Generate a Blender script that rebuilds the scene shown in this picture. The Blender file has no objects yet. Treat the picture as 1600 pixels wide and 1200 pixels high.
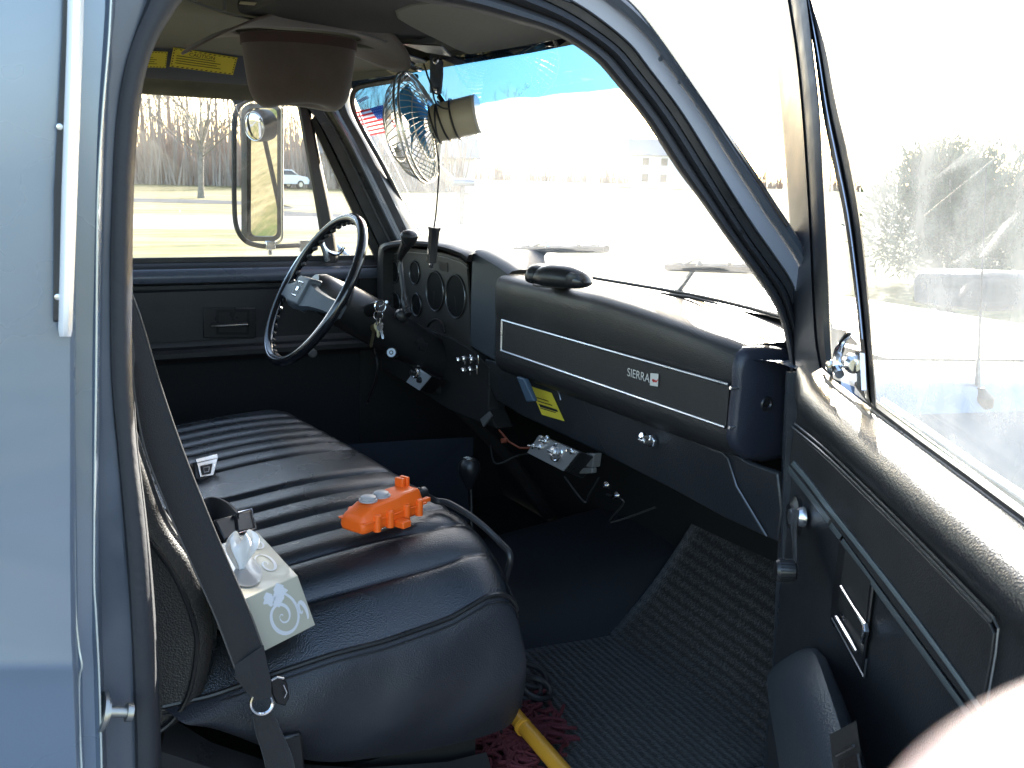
import bpy, math, random
import numpy as np
from mathutils import Vector, Matrix
random.seed(7)
R=math.radians
SC=bpy.context.scene
COL=SC.collection
# ------------------------------------------------------------------ camera frame
CAM=np.array([-1.128,-2.004,.932]); YAW,PIT,ROL,FPX=R(29.994),R(11.767),R(1.794),1583.8
_F=np.array([math.sin(YAW)*math.cos(PIT),math.cos(YAW)*math.cos(PIT),-math.sin(PIT)])
_r=np.array([math.cos(YAW),-math.sin(YAW),0]); _u=np.cross(_r,_F)
_R=_r*math.cos(ROL)+_u*math.sin(ROL); _U=-_r*math.sin(ROL)+_u*math.cos(ROL)
AX={'x':(1,0,0),'y':(0,1,0),'z':(0,0,1)}
def P(u,v,n,d):
    """point of a real surface plane (n.X=d) surveyed from the photograph"""
    n=np.array(AX[n] if isinstance(n,str) else n,float)
    D=_F+_R*(u-800)/FPX+_U*(600-v)/FPX
    return tuple(CAM+D*((d-n@CAM)/(n@D)))
DN=(-.848,.53,0); DD=np.array((-.53,-.848,0))     # open passenger door: inner normal, rearward direction
def PD(u,v,off=0.): return P(u,v,DN,.53*-.92+off)
def door(s,off,z): # point in the open door's frame
    p=np.array((0,-.92,0))+DD*s+np.array(DN)*off; return (p[0],p[1],z)
WN=np.array((.448,0,.328)); WN=WN/np.linalg.norm(WN); WD=WN@np.array((.2,0,.70))
def PW(u,v,off=0.): return P(u,v,WN,WD+off)
# ------------------------------------------------------------------ materials
MATS={}
def mat(name,col,rough=.5,metal=0.,bump=None,var=None,coat=0.,spec=None,sheen=0.,roughvar=None,emit=None):
    m=bpy.data.materials.new(name); m.use_nodes=True; nt=m.node_tree; N=nt.nodes; L=nt.links
    b=N['Principled BSDF']; b.inputs['Base Color'].default_value=(*col,1); b.inputs['Roughness'].default_value=rough
    b.inputs['Metallic'].default_value=metal; b.inputs['Coat Weight'].default_value=coat
    if spec is not None: b.inputs['Specular IOR Level'].default_value=spec
    if sheen: b.inputs['Sheen Weight'].default_value=sheen
    tc=N.new('ShaderNodeTexCoord')
    def noise(scale,detail=3):
        t=N.new('ShaderNodeTexNoise'); t.inputs['Scale'].default_value=scale; t.inputs['Detail'].default_value=detail
        L.new(tc.outputs['Object'],t.inputs['Vector']); return t
    if var:
        t=noise(var[0],5); r=N.new('ShaderNodeValToRGB'); L.new(t.outputs['Fac'],r.inputs['Fac'])
        r.color_ramp.elements[0].position=.3; r.color_ramp.elements[1].position=.7
        r.color_ramp.elements[0].color=(*var[1],1); r.color_ramp.elements[1].color=(*var[2],1); L.new(r.outputs['Color'],b.inputs['Base Color'])
    if roughvar:
        t=noise(roughvar[0],4); r=N.new('ShaderNodeMapRange'); L.new(t.outputs['Fac'],r.inputs['Value'])
        r.inputs['From Min'].default_value=.3; r.inputs['From Max'].default_value=.7
        r.inputs['To Min'].default_value=roughvar[1]; r.inputs['To Max'].default_value=roughvar[2]; L.new(r.outputs['Result'],b.inputs['Roughness'])
    if bump:
        last=None
        for sc_,st,kind in bump:
            if kind=='v':
                t=N.new('ShaderNodeTexVoronoi'); t.inputs['Scale'].default_value=sc_; L.new(tc.outputs['Object'],t.inputs['Vector']); o=t.outputs['Distance']
            else:
                t=noise(sc_,2); o=t.outputs['Fac']
            bp=N.new('ShaderNodeBump'); bp.inputs['Strength'].default_value=st; bp.inputs['Distance'].default_value=.001 if sc_>60 else .01
            L.new(o,bp.inputs['Height'])
            if last: L.new(last.outputs['Normal'],bp.inputs['Normal'])
            last=bp
        L.new(last.outputs['Normal'],b.inputs['Normal'])
    if emit: b.inputs['Emission Color'].default_value=(*emit[0],1); b.inputs['Emission Strength'].default_value=emit[1]
    MATS[name]=m; return m
vinyl=mat('seat_vinyl',(.011,.014,.018),.3,bump=[(420,.45,'v')],roughvar=(5,.24,.33),spec=.85)
vinyl_back=mat('backrest_vinyl',(.024,.022,.021),.45,bump=[(380,.6,'v')])
dashv=mat('dash_vinyl',(.020,.020,.021),.42,bump=[(500,.35,'v'),(6,.12,'n')],roughvar=(9,.36,.5))
dashs=mat('dash_side_plastic',(.032,.040,.050),.5,bump=[(500,.3,'v')])
hardp=mat('black_hard_plastic',(.014,.014,.015),.32,roughvar=(14,.25,.42))
bezel=mat('bezel_plastic',(.030,.028,.026),.45,bump=[(600,.3,'v')])
panelb=mat('brushed_trim_insert',(.022,.020,.019),.55,bump=[(900,.5,'n')])
rubber=mat('rubber',(.018,.018,.020),.5,roughvar=(20,.4,.6))
rubber2=mat('weatherstrip_rubber',(.026,.027,.033),.72,bump=[(60,.15,'n')])
paint=mat('body_paint',(.17,.215,.285),.26,.35,coat=.5,roughvar=(5,.22,.34),var=(3,(.16,.205,.27),(.185,.23,.30)),bump=[(2.5,.06,'n')])
paintd=mat('jamb_paint',(.10,.115,.14),.35,.3,roughvar=(9,.28,.5),var=(9,(.085,.1,.125),(.12,.135,.165)))
paintk=mat('dark_interior_paint',(.030,.032,.036),.3,.1,roughvar=(9,.22,.4),var=(16,(.022,.024,.028),(.045,.048,.055)))
belt_sheen=mat('belt_roll_sheen',(.075,.085,.11),.3,.2,roughvar=(9,.22,.4))  # blue-grey colour stands in for the sheen on the rolled belt pad
chrome=mat('chrome',(.82,.82,.83),.16,1.,roughvar=(30,.12,.26))
satin=mat('satin_aluminium',(.62,.63,.65),.32,1.,roughvar=(40,.25,.4))
zinc=mat('zinc_steel',(.42,.41,.38),.38,1.,roughvar=(60,.28,.5))
alu=mat('anodised_trim',(.30,.31,.32),.35,.9)
headl=mat('headliner_cloth',(.15,.145,.115),.9,bump=[(300,.3,'n')],var=(4,(.14,.135,.105),(.165,.16,.13)))
gryp=mat('roof_side_paint',(.075,.08,.095),.45)
felt=mat('hat_felt',(.088,.066,.052),.95,sheen=.2,var=(25,(.080,.060,.047),(.096,.072,.058)),bump=[(90,.3,'n')])
band=mat('hat_band',(.055,.028,.022),.8)
carpet_hump=mat('hump_rubber_mat',(.010,.012,.017),.75,bump=[(300,.4,'n')])
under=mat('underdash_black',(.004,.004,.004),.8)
white_p=mat('white_plastic',(.62,.60,.55),.4)
beige=mat('beige_plastic',(.46,.41,.30),.42)
wire_m=mat('plated_wire',(.55,.54,.50),.3,.9)
blade_m=mat('blue_blade_plastic',(.04,.25,.50),.3)
yellow=mat('sticker_yellow',(.62,.50,.04),.5)
blackink=mat('black_ink',(.01,.01,.01),.6)
orange=mat('orange_plastic',(.90,.135,.012),.35,bump=[(200,.15,'n')],roughvar=(30,.28,.45))
greyb=mat('grey_button',(.35,.35,.36),.4)
tissuem=mat('tissue_paper',(.85,.84,.82),.9)
boxm=mat('tissue_box_card',(.50,.47,.38),.38,coat=.3)
boxw=mat('tissue_box_print',(.74,.74,.77),.4,coat=.3)
webbing=mat('belt_webbing',(.013,.0105,.0115),.75,bump=[(700,.8,'n')],sheen=.2)
redm=mat('red_cloth',(.075,.008,.012),.85,bump=[(250,.8,'n')])
bamboo=mat('yellow_pole_plastic',(.55,.26,.025),.32,roughvar=(20,.25,.45),var=(14,(.50,.23,.02),(.60,.29,.03)))
brass=mat('key_brass',(.45,.38,.22),.35,1.)
blue_p=mat('dull_blue_plastic',(.05,.085,.13),.4)
skin=mat('skin',(.36,.27,.27),.6)
skin.node_tree.nodes['Principled BSDF'].inputs['Subsurface Weight'].default_value=.3
skin.node_tree.nodes['Principled BSDF'].inputs['Subsurface Radius'].default_value=(.01,.004,.002)
bark=mat('bark',(.26,.22,.18),.9,var=(6,(.2,.17,.14),(.33,.28,.23)))
bark2=mat('wood_edge_bark',(.32,.255,.205),.9,var=(.3,(.25,.19,.15),(.40,.33,.27)))
asph=mat('road_asphalt',(.19,.19,.195),.9,var=(.8,(.17,.17,.175),(.22,.22,.225)),spec=.1)
conc=mat('driveway_concrete',(.15,.15,.15),.9,var=(.5,(.13,.13,.13),(.17,.167,.165)),spec=0.)
housew=mat('white_siding',(.75,.75,.74),.6)
roofm=mat('roof_shingle',(.30,.29,.28),.8)
brick=mat('brown_brick',(.22,.12,.09),.8)
glassdark=mat('dark_window',(.03,.035,.04),.1)
carw=mat('white_car_paint',(.8,.8,.8),.25,coat=.5)
tyre=mat('tyre',(.02,.02,.02),.8)
leaf=mat('evergreen_needles',(.07,.10,.04),.8,var=(5,(.06,.085,.035),(.11,.14,.06)))
mirror_m=mat('mirror_silver',(.92,.92,.92),.0,1.)
def grass_mat():
    m=mat('grass',(.2,.2,.08),1.,spec=.12); nt=m.node_tree;N=nt.nodes;L=nt.links;b=N['Principled BSDF']
    tc=[n for n in N if n.type=='TEX_COORD'][0]
    mp=N.new('ShaderNodeMapping'); mp.inputs['Rotation'].default_value=(0,0,R(-12)); mp.inputs['Scale'].default_value=(.35,1.6,1)
    L.new(tc.outputs['Object'],mp.inputs['Vector'])
    a=N.new('ShaderNodeTexNoise'); a.inputs['Scale'].default_value=.8; a.inputs['Detail'].default_value=9; a.inputs['Roughness'].default_value=.72; L.new(mp.outputs['Vector'],a.inputs['Vector'])
    c=N.new('ShaderNodeTexNoise'); c.inputs['Scale'].default_value=5.; c.inputs['Detail'].default_value=8; c.inputs['Roughness'].default_value=.8; L.new(mp.outputs['Vector'],c.inputs['Vector'])
    r=N.new('ShaderNodeValToRGB'); L.new(a.outputs['Fac'],r.inputs['Fac']); e=r.color_ramp.elements
    e[0].position=.40; e[0].color=(.085,.11,.028,1); e[1].position=.58; e[1].color=(.33,.27,.145,1)
    k=e.new(.48); k.color=(.20,.175,.075,1)
    r2=N.new('ShaderNodeValToRGB'); L.new(c.outputs['Fac'],r2.inputs['Fac']); e=r2.color_ramp.elements
    e[0].position=.35; e[0].color=(.45,.45,.40,1); e[1].position=.65; e[1].color=(1.0,.98,.92,1)
    mx=N.new('ShaderNodeMix'); mx.data_type='RGBA'; mx.blend_type='MULTIPLY'; mx.inputs[0].default_value=.85
    L.new(r.outputs['Color'],mx.inputs[6]); L.new(r2.outputs['Color'],mx.inputs[7]); L.new(mx.outputs[2],b.inputs['Base Color'])
    return m
grass=grass_mat()
def carpet_mat():
    m=mat('ribbed_carpet',(.02,.02,.022),.95,sheen=.15); nt=m.node_tree;N=nt.nodes;L=nt.links;b=N['Principled BSDF']
    tc=[n for n in N if n.type=='TEX_COORD'][0]
    w=N.new('ShaderNodeTexWave'); w.bands_direction='X'; w.inputs['Scale'].default_value=19; w.inputs['Distortion'].default_value=1.6; w.inputs['Detail'].default_value=2; w.inputs['Detail Scale'].default_value=4
    mp=N.new('ShaderNodeMapping'); mp.inputs['Rotation'].default_value=(0,0,R(4)); L.new(tc.outputs['Object'],mp.inputs['Vector']); L.new(mp.outputs['Vector'],w.inputs['Vector'])
    n=N.new('ShaderNodeTexNoise'); n.inputs['Scale'].default_value=260; n.inputs['Detail'].default_value=4; L.new(tc.outputs['Object'],n.inputs['Vector'])
    r=N.new('ShaderNodeValToRGB'); L.new(n.outputs['Fac'],r.inputs['Fac']); e=r.color_ramp.elements
    e[0].position=.40; e[0].color=(.006,.006,.008,1); e[1].position=.70; e[1].color=(.068,.064,.060,1)
    mx=N.new('ShaderNodeMix'); mx.data_type='RGBA'; mx.blend_type='MULTIPLY'; mx.inputs[0].default_value=.85
    L.new(r.outputs['Color'],mx.inputs[6]); L.new(w.outputs['Color'],mx.inputs[7]); L.new(mx.outputs[2],b.inputs['Base Color'])
    ad=N.new('ShaderNodeMath'); ad.operation='MULTIPLY_ADD'; L.new(n.outputs['Fac'],ad.inputs[0]); ad.inputs[1].default_value=.6; L.new(w.outputs['Fac'],ad.inputs[2])
    bp=N.new('ShaderNodeBump'); bp.inputs['Strength'].default_value=.9; bp.inputs['Distance'].default_value=.004; L.new(ad.outputs[0],bp.inputs['Height']); L.new(bp.outputs['Normal'],b.inputs['Normal'])
    return m
carpet=carpet_mat()
def glass_mat(name,tint=(1,1,1),dust=.0,dustcol=(.8,.8,.78),band_=None,refl=.06,dustscale=6.):
    m=bpy.data.materials.new(name); m.use_nodes=True; nt=m.node_tree; N=nt.nodes; L=nt.links
    N.remove(N['Principled BSDF']); out=[n for n in N if n.type=='OUTPUT_MATERIAL'][0]
    tr=N.new('ShaderNodeBsdfTransparent'); tr.inputs['Color'].default_value=(*tint,1)
    gl=N.new('ShaderNodeBsdfGlossy'); gl.inputs['Roughness'].default_value=.02
    lw=N.new('ShaderNodeLayerWeight'); lw.inputs['Blend'].default_value=.5
    pw=N.new('ShaderNodeMath'); pw.operation='POWER'; pw.inputs[1].default_value=5.; L.new(lw.outputs['Facing'],pw.inputs[0])
    mr=N.new('ShaderNodeMath'); mr.operation='MULTIPLY_ADD'; mr.inputs[1].default_value=.6; mr.inputs[2].default_value=refl; L.new(pw.outputs[0],mr.inputs[0]); mr.use_clamp=True
    mx=N.new('ShaderNodeMixShader'); L.new(mr.outputs[0],mx.inputs[0]); L.new(tr.outputs[0],mx.inputs[1]); L.new(gl.outputs[0],mx.inputs[2])
    last=mx; tc=N.new('ShaderNodeTexCoord')
    if band_:
        se=N.new('ShaderNodeSeparateXYZ'); L.new(tc.outputs['Object'],se.inputs[0])
        nz=N.new('ShaderNodeTexNoise'); nz.inputs['Scale'].default_value=4.5; nz.inputs['Detail'].default_value=4; L.new(tc.outputs['Object'],nz.inputs['Vector'])
        ma=N.new('ShaderNodeMath'); ma.operation='MULTIPLY_ADD'; L.new(nz.outputs['Fac'],ma.inputs[0]); ma.inputs[1].default_value=.02; L.new(se.outputs['Z'],ma.inputs[2])
        r=N.new('ShaderNodeMapRange'); r.inputs['From Min'].default_value=band_[0]; r.inputs['From Max'].default_value=band_[1]; L.new(ma.outputs[0],r.inputs['Value'])
        c=N.new('ShaderNodeMix'); c.data_type='RGBA'; c.inputs[6].default_value=(*tint,1); c.inputs[7].default_value=(*band_[2],1); L.new(r.outputs['Result'],c.inputs[0]); L.new(c.outputs[2],tr.inputs['Color'])
    if dust:
        t1=N.new('ShaderNodeBsdfTranslucent'); t1.inputs['Color'].default_value=(*dustcol,1)
        d1=N.new('ShaderNodeBsdfDiffuse'); d1.inputs['Color'].default_value=(*dustcol,1)
        m2=N.new('ShaderNodeMixShader'); m2.inputs[0].default_value=.35; L.new(t1.outputs[0],m2.inputs[1]); L.new(d1.outputs[0],m2.inputs[2])
        n=N.new('ShaderNodeTexNoise'); n.inputs['Scale'].default_value=dustscale; n.inputs['Detail'].default_value=7; n.inputs['Roughness'].default_value=.65; L.new(tc.outputs['Object'],n.inputs['Vector'])
        rr=N.new('ShaderNodeMapRange'); rr.inputs['From Min'].default_value=.3; rr.inputs['From Max'].default_value=.7; rr.inputs['To Min'].default_value=dust*.6; rr.inputs['To Max'].default_value=dust*1.35; L.new(n.outputs['Fac'],rr.inputs['Value'])
        fac=rr.outputs['Result']
        if band_:
            q=N.new('ShaderNodeMath'); q.operation='MULTIPLY_ADD'; q.inputs[1].default_value=-.92; q.inputs[2].default_value=1.; L.new(r.outputs['Result'],q.inputs[0])
            q2=N.new('ShaderNodeMath'); q2.operation='MULTIPLY'; L.new(q.outputs[0],q2.inputs[0]); L.new(fac,q2.inputs[1]); fac=q2.outputs[0]
        m3=N.new('ShaderNodeMixShader'); L.new(fac,m3.inputs[0]); L.new(last.outputs[0],m3.inputs[1]); L.new(m2.outputs[0],m3.inputs[2]); last=m3
    L.new(last.outputs[0],out.inputs['Surface']); return m
glass_clear=glass_mat('side_glass',(.93,.95,.94),.02)
glass_door=glass_mat('dusty_door_glass',(.93,.96,.95),.28,dustscale=9.)
glass_ws=glass_mat('windshield_glass',(.95,.97,.97),.125,band_=(1.852,1.888,(.013,.052,.125)))
def translucent_mat(name,col):
    m=bpy.data.materials.new(name); m.use_nodes=True; nt=m.node_tree;N=nt.nodes;L=nt.links
    N.remove(N['Principled BSDF']); out=[n for n in N if n.type=='OUTPUT_MATERIAL'][0]
    t=N.new('ShaderNodeBsdfTranslucent'); t.inputs['Color'].default_value=(*col,1); d=N.new('ShaderNodeBsdfDiffuse'); d.inputs['Color'].default_value=(*col,1)
    x=N.new('ShaderNodeMixShader'); x.inputs[0].default_value=.6; L.new(t.outputs[0],x.inputs[1]); L.new(d.outputs[0],x.inputs[2]); L.new(x.outputs[0],out.inputs['Surface']); return m
fl_red=translucent_mat('flag_red',(.75,.06,.06)); fl_white=translucent_mat('flag_white',(.85,.85,.88)); fl_blue=translucent_mat('flag_blue',(.05,.12,.35))
# ------------------------------------------------------------------ mesh helpers
class MB:
    def __init__(s): s.v=[]; s.f=[]; s.m=[]
    def add(s,vs,fs,mi=0):
        o=len(s.v); s.v+= [tuple(map(float,p)) for p in vs]; s.f+=[tuple(i+o for i in f) for f in fs]; s.m+=[mi]*len(fs); return s
    def loft(s,rows,closed=False,caps=False,mi=0):
        n=len(rows[0]); vs=[p for r in rows for p in r]; fs=[]
        for i in range(len(rows)-1):
            for j in range(n if closed else n-1):
                k=(j+1)%n; fs.append((i*n+j,i*n+k,(i+1)*n+k,(i+1)*n+j))
        if caps: fs.append(tuple(range(n))[::-1]); fs.append(tuple((len(rows)-1)*n+j for j in range(n)))
        return s.add(vs,fs,mi)
    def tube(s,path,r,n=10,caps=True,mi=0,closed=False,flat=1.):
        pts=[Vector(p) for p in path]; m=len(pts); rows=[]; up=None
        for i,p in enumerate(pts):
            if closed: t=(pts[(i+1)%m]-pts[i-1])
            else: t=(pts[min(i+1,m-1)]-pts[max(i-1,0)])
            t.normalize()
            if up is None:
                up=Vector((0,0,1)) if abs(t.z)<.9 else Vector((1,0,0))
            a=(up-t*up.dot(t)); 
            if a.length<1e-6: a=t.orthogonal()
            a.normalize(); b=t.cross(a); up=a
            rr=r[i] if isinstance(r,(list,tuple)) else r
            rows.append([tuple(p+a*math.cos(2*math.pi*k/n)*rr*flat+b*math.sin(2*math.pi*k/n)*rr) for k in range(n)])
        if closed: rows.append(rows[0])
        return s.loft(rows,True,caps and not closed,mi)
    def box(s,c,d,ax=None,mi=0):
        A=ax or ((1,0,0),(0,1,0),(0,0,1)); c=np.array(c,float); A=[np.array(a,float) for a in A]
        vs=[c+A[0]*d[0]/2*i+A[1]*d[1]/2*j+A[2]*d[2]/2*k for i in(-1,1) for j in(-1,1) for k in(-1,1)]
        return s.add(vs,[(0,1,3,2),(4,6,7,5),(0,4,5,1),(2,3,7,6),(0,2,6,4),(1,5,7,3)],mi)
    def hexa(s,b,t,mi=0): # bottom 4, top 4
        return s.add(list(b)+list(t),[(3,2,1,0),(4,5,6,7),(0,1,5,4),(1,2,6,5),(2,3,7,6),(3,0,4,7)],mi)
    def plate(s,pts,vec,mi=0): # polygon extruded by vec
        n=len(pts); q=[np.array(p)+np.array(vec) for p in pts]
        fs=[tuple(range(n))[::-1],tuple(range(n,2*n))]+[(i,(i+1)%n,n+(i+1)%n,n+i) for i in range(n)]
        return s.add(list(pts)+q,fs,mi)
    def lathe(s,c,ax,prof,n=24,mi=0,caps=True): # prof: (along, radius)
        a=Vector(ax).normalized(); b=a.orthogonal().normalized(); d=a.cross(b); c=Vector(c)
        rows=[[tuple(c+a*h+(b*math.cos(2*math.pi*k/n)+d*math.sin(2*math.pi*k/n))*r) for k in range(n)] for h,r in prof]
        return s.loft(rows,True,caps,mi)
    def torus(s,c,ax,Rr,r,n=32,m=8,mi=0,b0=None,sy=1.):
        a=Vector(ax).normalized(); b=(Vector(b0).normalized() if b0 else a.orthogonal().normalized()); d=a.cross(b); c=Vector(c)
        return s.tube([tuple(c+b*math.cos(2*math.pi*k/n)*Rr+d*math.sin(2*math.pi*k/n)*Rr*sy) for k in range(n)],r,m,closed=True,mi=mi)
def wloc(o):
    v=Vector((0,0,0))
    while o is not None: v+=o.location; o=o.parent
    return v
def obj(name,mb,mats,parent=None,loc=(0,0,0),bevel=0,smooth=True,solid=0,sub=0,label=None,cat=None,group=None,kind=None,seg=2,auto=35):
    me=bpy.data.meshes.new(name)
    base=wloc(parent)+Vector(loc)
    me.from_pydata([tuple(Vector(p)-base) for p in mb.v],[],mb.f); me.update()
    if not isinstance(mats,(list,tuple)): mats=[mats]
    for m in mats: me.materials.append(m)
    for p,i in zip(me.polygons,mb.m): p.material_index=i
    import bmesh
    bm=bmesh.new(); bm.from_mesh(me); bmesh.ops.recalc_face_normals(bm,faces=bm.faces); bm.to_mesh(me); bm.free()
    if smooth:
        for p in me.polygons: p.use_smooth=True
        try: me.set_sharp_from_angle(angle=R(auto))
        except Exception: pass
    o=bpy.data.objects.new(name,me); COL.objects.link(o); o.location=loc
    if parent: o.parent=parent
    if solid:
        md=o.modifiers.new('s','SOLIDIFY'); md.thickness=solid; md.offset=0
    if bevel:
        md=o.modifiers.new('b','BEVEL'); md.width=bevel; md.segments=seg; md.limit_method='ANGLE'; md.angle_limit=R(30)
    if sub:
        md=o.modifiers.new('u','SUBSURF'); md.levels=sub; md.render_levels=sub
    tag(o,label,cat,group,kind); return o
def tag(o,label=None,cat=None,group=None,kind=None):
    for k,v in (('label',label),('category',cat),('group',group),('kind',kind)):
        if v: o[k]=v
    return o
def thing(name,loc,label,cat,group=None):
    o=bpy.data.objects.new(name,None); COL.objects.link(o); o.location=loc; o.empty_display_size=.1
    return tag(o,label,cat,group)
def text(name,s,org,xd,yd,size,mt,parent,ext=.0006,label=None):
    cu=bpy.data.curves.new('t','FONT'); cu.body=s; cu.size=1; cu.extrude=0; 
    t=bpy.data.objects.new('t',cu); COL.objects.link(t); bpy.context.view_layer.update()
    me=bpy.data.meshes.new_from_object(t.evaluated_get(bpy.context.evaluated_depsgraph_get()))
    bpy.data.objects.remove(t); X=np.array(xd,float);Y=np.array(yd,float);X/=np.linalg.norm(X);Y/=np.linalg.norm(Y)
    Z=np.cross(X,Y); mb=MB(); mb.v=[tuple(np.array(org)+X*v.co.x*size+Y*v.co.y*size+Z*ext) for v in me.vertices]
    mb.f=[tuple(p.vertices) for p in me.polygons]; mb.m=[0]*len(mb.f); bpy.data.meshes.remove(me)
    return obj(name,mb,mt,parent,smooth=False,label=label)
def lerp(a,b,t): return tuple(np.array(a)*(1-t)+np.array(b)*t)
def spl(pts,n=8,closed=False):
    pts=[np.array(p,float) for p in pts]; m=len(pts); out=[]
    for i in range(m if closed else m-1):
        if closed: p0,p1,p2,p3=pts[i-1],pts[i],pts[(i+1)%m],pts[(i+2)%m]
        else: p0,p1,p2,p3=pts[max(i-1,0)],pts[i],pts[i+1],pts[min(i+2,m-1)]
        for k in range(n):
            t=k/n; out.append(tuple(.5*((2*p1)+(-p0+p2)*t+(2*p0-5*p1+4*p2-p3)*t*t+(-p0+3*p1-3*p2+p3)*t**3)))
    if not closed: out.append(tuple(pts[-1]))
    return out
def quadgrid(mb,c,nu,nv,fn=None,mi=0): # c: 4 corners (00,10,11,01)
    rows=[]
    for j in range(nv+1):
        row=[]
        for i in range(nu+1):
            u,v=i/nu,j/nv; p=(np.array(c[0])*(1-u)+np.array(c[1])*u)*(1-v)+(np.array(c[3])*(1-u)+np.array(c[2])*u)*v
            if fn: p=p+np.array(fn(u,v))
            row.append(tuple(p))
        rows.append(row)
    return mb.loft(rows,mi=mi)
def sticker(name,c,nrm,parent,title=None,mt=None,lines=4,border=True,label=None):
    """flat printed label: corners TL,TR,BR,BL"""
    c=[np.array(p,float) for p in c]; n=np.array(nrm,float); n/=np.linalg.norm(n)
    B=lambda u,v:(c[0]*(1-u)+c[1]*u)*(1-v)+(c[3]*(1-u)+c[2]*u)*v
    mb=MB(); mb.plate([B(0,0),B(1,0),B(1,1),B(0,1)],n*.0006)
    st=obj(name,mb,mt or yellow,parent,smooth=False,label=label)
    ink=MB()
    def bar(u0,v0,u1,v1,sk=0.): ink.add([B(u0,v1)+n*.0012,B(u1,v1)+n*.0012,B(u1+sk,v0)+n*.0012,B(u0+sk,v0)+n*.0012],[(0,1,2,3)])
    if border:
        for k in range(13):
            u=.015+k*.075
            bar(u,.03,u+.035,.075,.02); bar(u,.92,u+.035,.97,.02)
        for k in range(6):
            v=.1+k*.14; bar(.012,v,.03,v+.06); bar(.97,v,.988,v+.06)
    rr=random.Random(3)
    for k in range(lines):
        v=.36+k*.5/max(lines,1); bar(.07,v,.6+.3*rr.random(),v+.035)
    obj('print',ink,blackink,st,smooth=False)
    if title:
        w=np.linalg.norm(c[1]-c[0]); h=np.linalg.norm(c[3]-c[0]); text('lettering',title,B(.25,.30)+n*.0006,c[1]-c[0],c[0]-c[3],min(h*.26,w*.13),blackink,st,ext=.0008)
    return st
# ================================================================== SETTING
GZ=-.80
mb=MB(); quadgrid(mb,[(-600,-400,GZ),(900,-400,GZ),(900,900,GZ),(-600,900,GZ)],1,1); obj('ground',mb,grass,kind='structure',smooth=False)
def strip(name,near,far,m,z,kind='structure'):
    """near / far edges as lists of ground points"""
    mb=MB(); a=spl(near,8); b=spl(far,8); mb.loft([[ (p[0],p[1],z) for p in a],[(p[0],p[1],z) for p in b]]); return obj(name,mb,m,kind=kind,smooth=False)
# the public road beyond the truck and the curving drive behind it
strip('road',[(-90,25.5,0),(-20,25.6,0),(3.4,25.9,0),(14,25.2,0),(40,22,0),(120,5,0)],[(-90,33,0),(-20,33,0),(4.7,33.3,0),(15,32.4,0),(42,29,0),(122,12,0)],asph,GZ+.006)
strip('driveway',[(-60,52,0),(7.1,44.5,0),(8.7,34.9,0),(10,33,0)],[(-60,56,0),(7.1,49.5,0),(10.5,38,0),(14.5,32.6,0)],conc,GZ+.010)
strip('truck_driveway',[(-40,-5,0),(-4,-5.2,0),(6,-5,0),(20,-4,0)],[(-40,1.5,0),(-4,1.4,0),(4,1.5,0),(20,2.4,0)],asph,GZ+.008)
strip('side_street',[(-60,6.5,0),(-12,7.0,0),(-3,8.5,0),(-1,12,0),(0,25.4,0)],[(-60,13.5,0),(-16,13.2,0),(-7.5,14.5,0),(-6,18,0),(-6,25.4,0)],asph,GZ+.012)
# ---------------- bare trees
def grow(mb,p,d,L,r,depth,rng,spread=.55,n=5,minr=.004,upb=.12,kids=(3,4)):
    segs=4 if depth>1 else 2; pts=[p]; rad=[r]; q=Vector(p); dd=Vector(d)
    for i in range(segs):
        dd=(dd+Vector((rng.uniform(-.13,.13),rng.uniform(-.13,.13),rng.uniform(-.03,.13)))).normalized(); q=q+dd*L/segs; pts.append(tuple(q)); rad.append(max(minr,r*(1-.6*(i+1)/segs)))
    mb.tube(pts,rad,n if depth>2 else 3,caps=False)
    if depth<=0: return
    for k in range(rng.randint(*kids)):
        t=rng.uniform(.35,1.) if k else 1.; i=min(segs,max(1,int(round(t*segs)))); b=Vector(pts[i])
        az=rng.uniform(0,6.283); s=spread*rng.uniform(.5,1.25); o=dd.orthogonal().normalized(); o=(Matrix.Rotation(az,3,dd)@o)
        nd=(dd*math.cos(s)+o*math.sin(s)+Vector((0,0,upb))).normalized()
        grow(mb,tuple(b),tuple(nd),L*rng.uniform(.58,.8),max(minr,rad[i]*rng.uniform(.55,.8)),depth-1,rng,spread,n,minr,upb,kids)
def yard_tree(loc):
    rng=random.Random(11); t=thing('bare_tree',loc,'large bare spreading shade tree standing alone on the lawn across the road','tree')
    mt=MB(); h=2.6; mt.tube([loc,(loc[0],loc[1],loc[2]+.5),(loc[0]+.03,loc[1],loc[2]+h*.6),(loc[0]+.08,loc[1],loc[2]+h)],[.20,.15,.135,.13],10,caps=False); obj('trunk',mt,bark,t)
    mc=MB(); top=(loc[0]+.08,loc[1],loc[2]+h)
    for k in range(11):
        a=k*2.4; s=.25+.085*k if k else .04
        grow(mc,(top[0],top[1],top[2]-.06*k),(math.sin(s)*math.cos(a),math.sin(s)*math.sin(a),math.cos(s)),3.7 if k<3 else 2.9,.07 if k<4 else .048,5,rng,.5,5,.010,.06,(3,4))
    obj('crown',mc,bark,t)
yard_tree((11.0,51.0,GZ))
protos=[]
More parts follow.
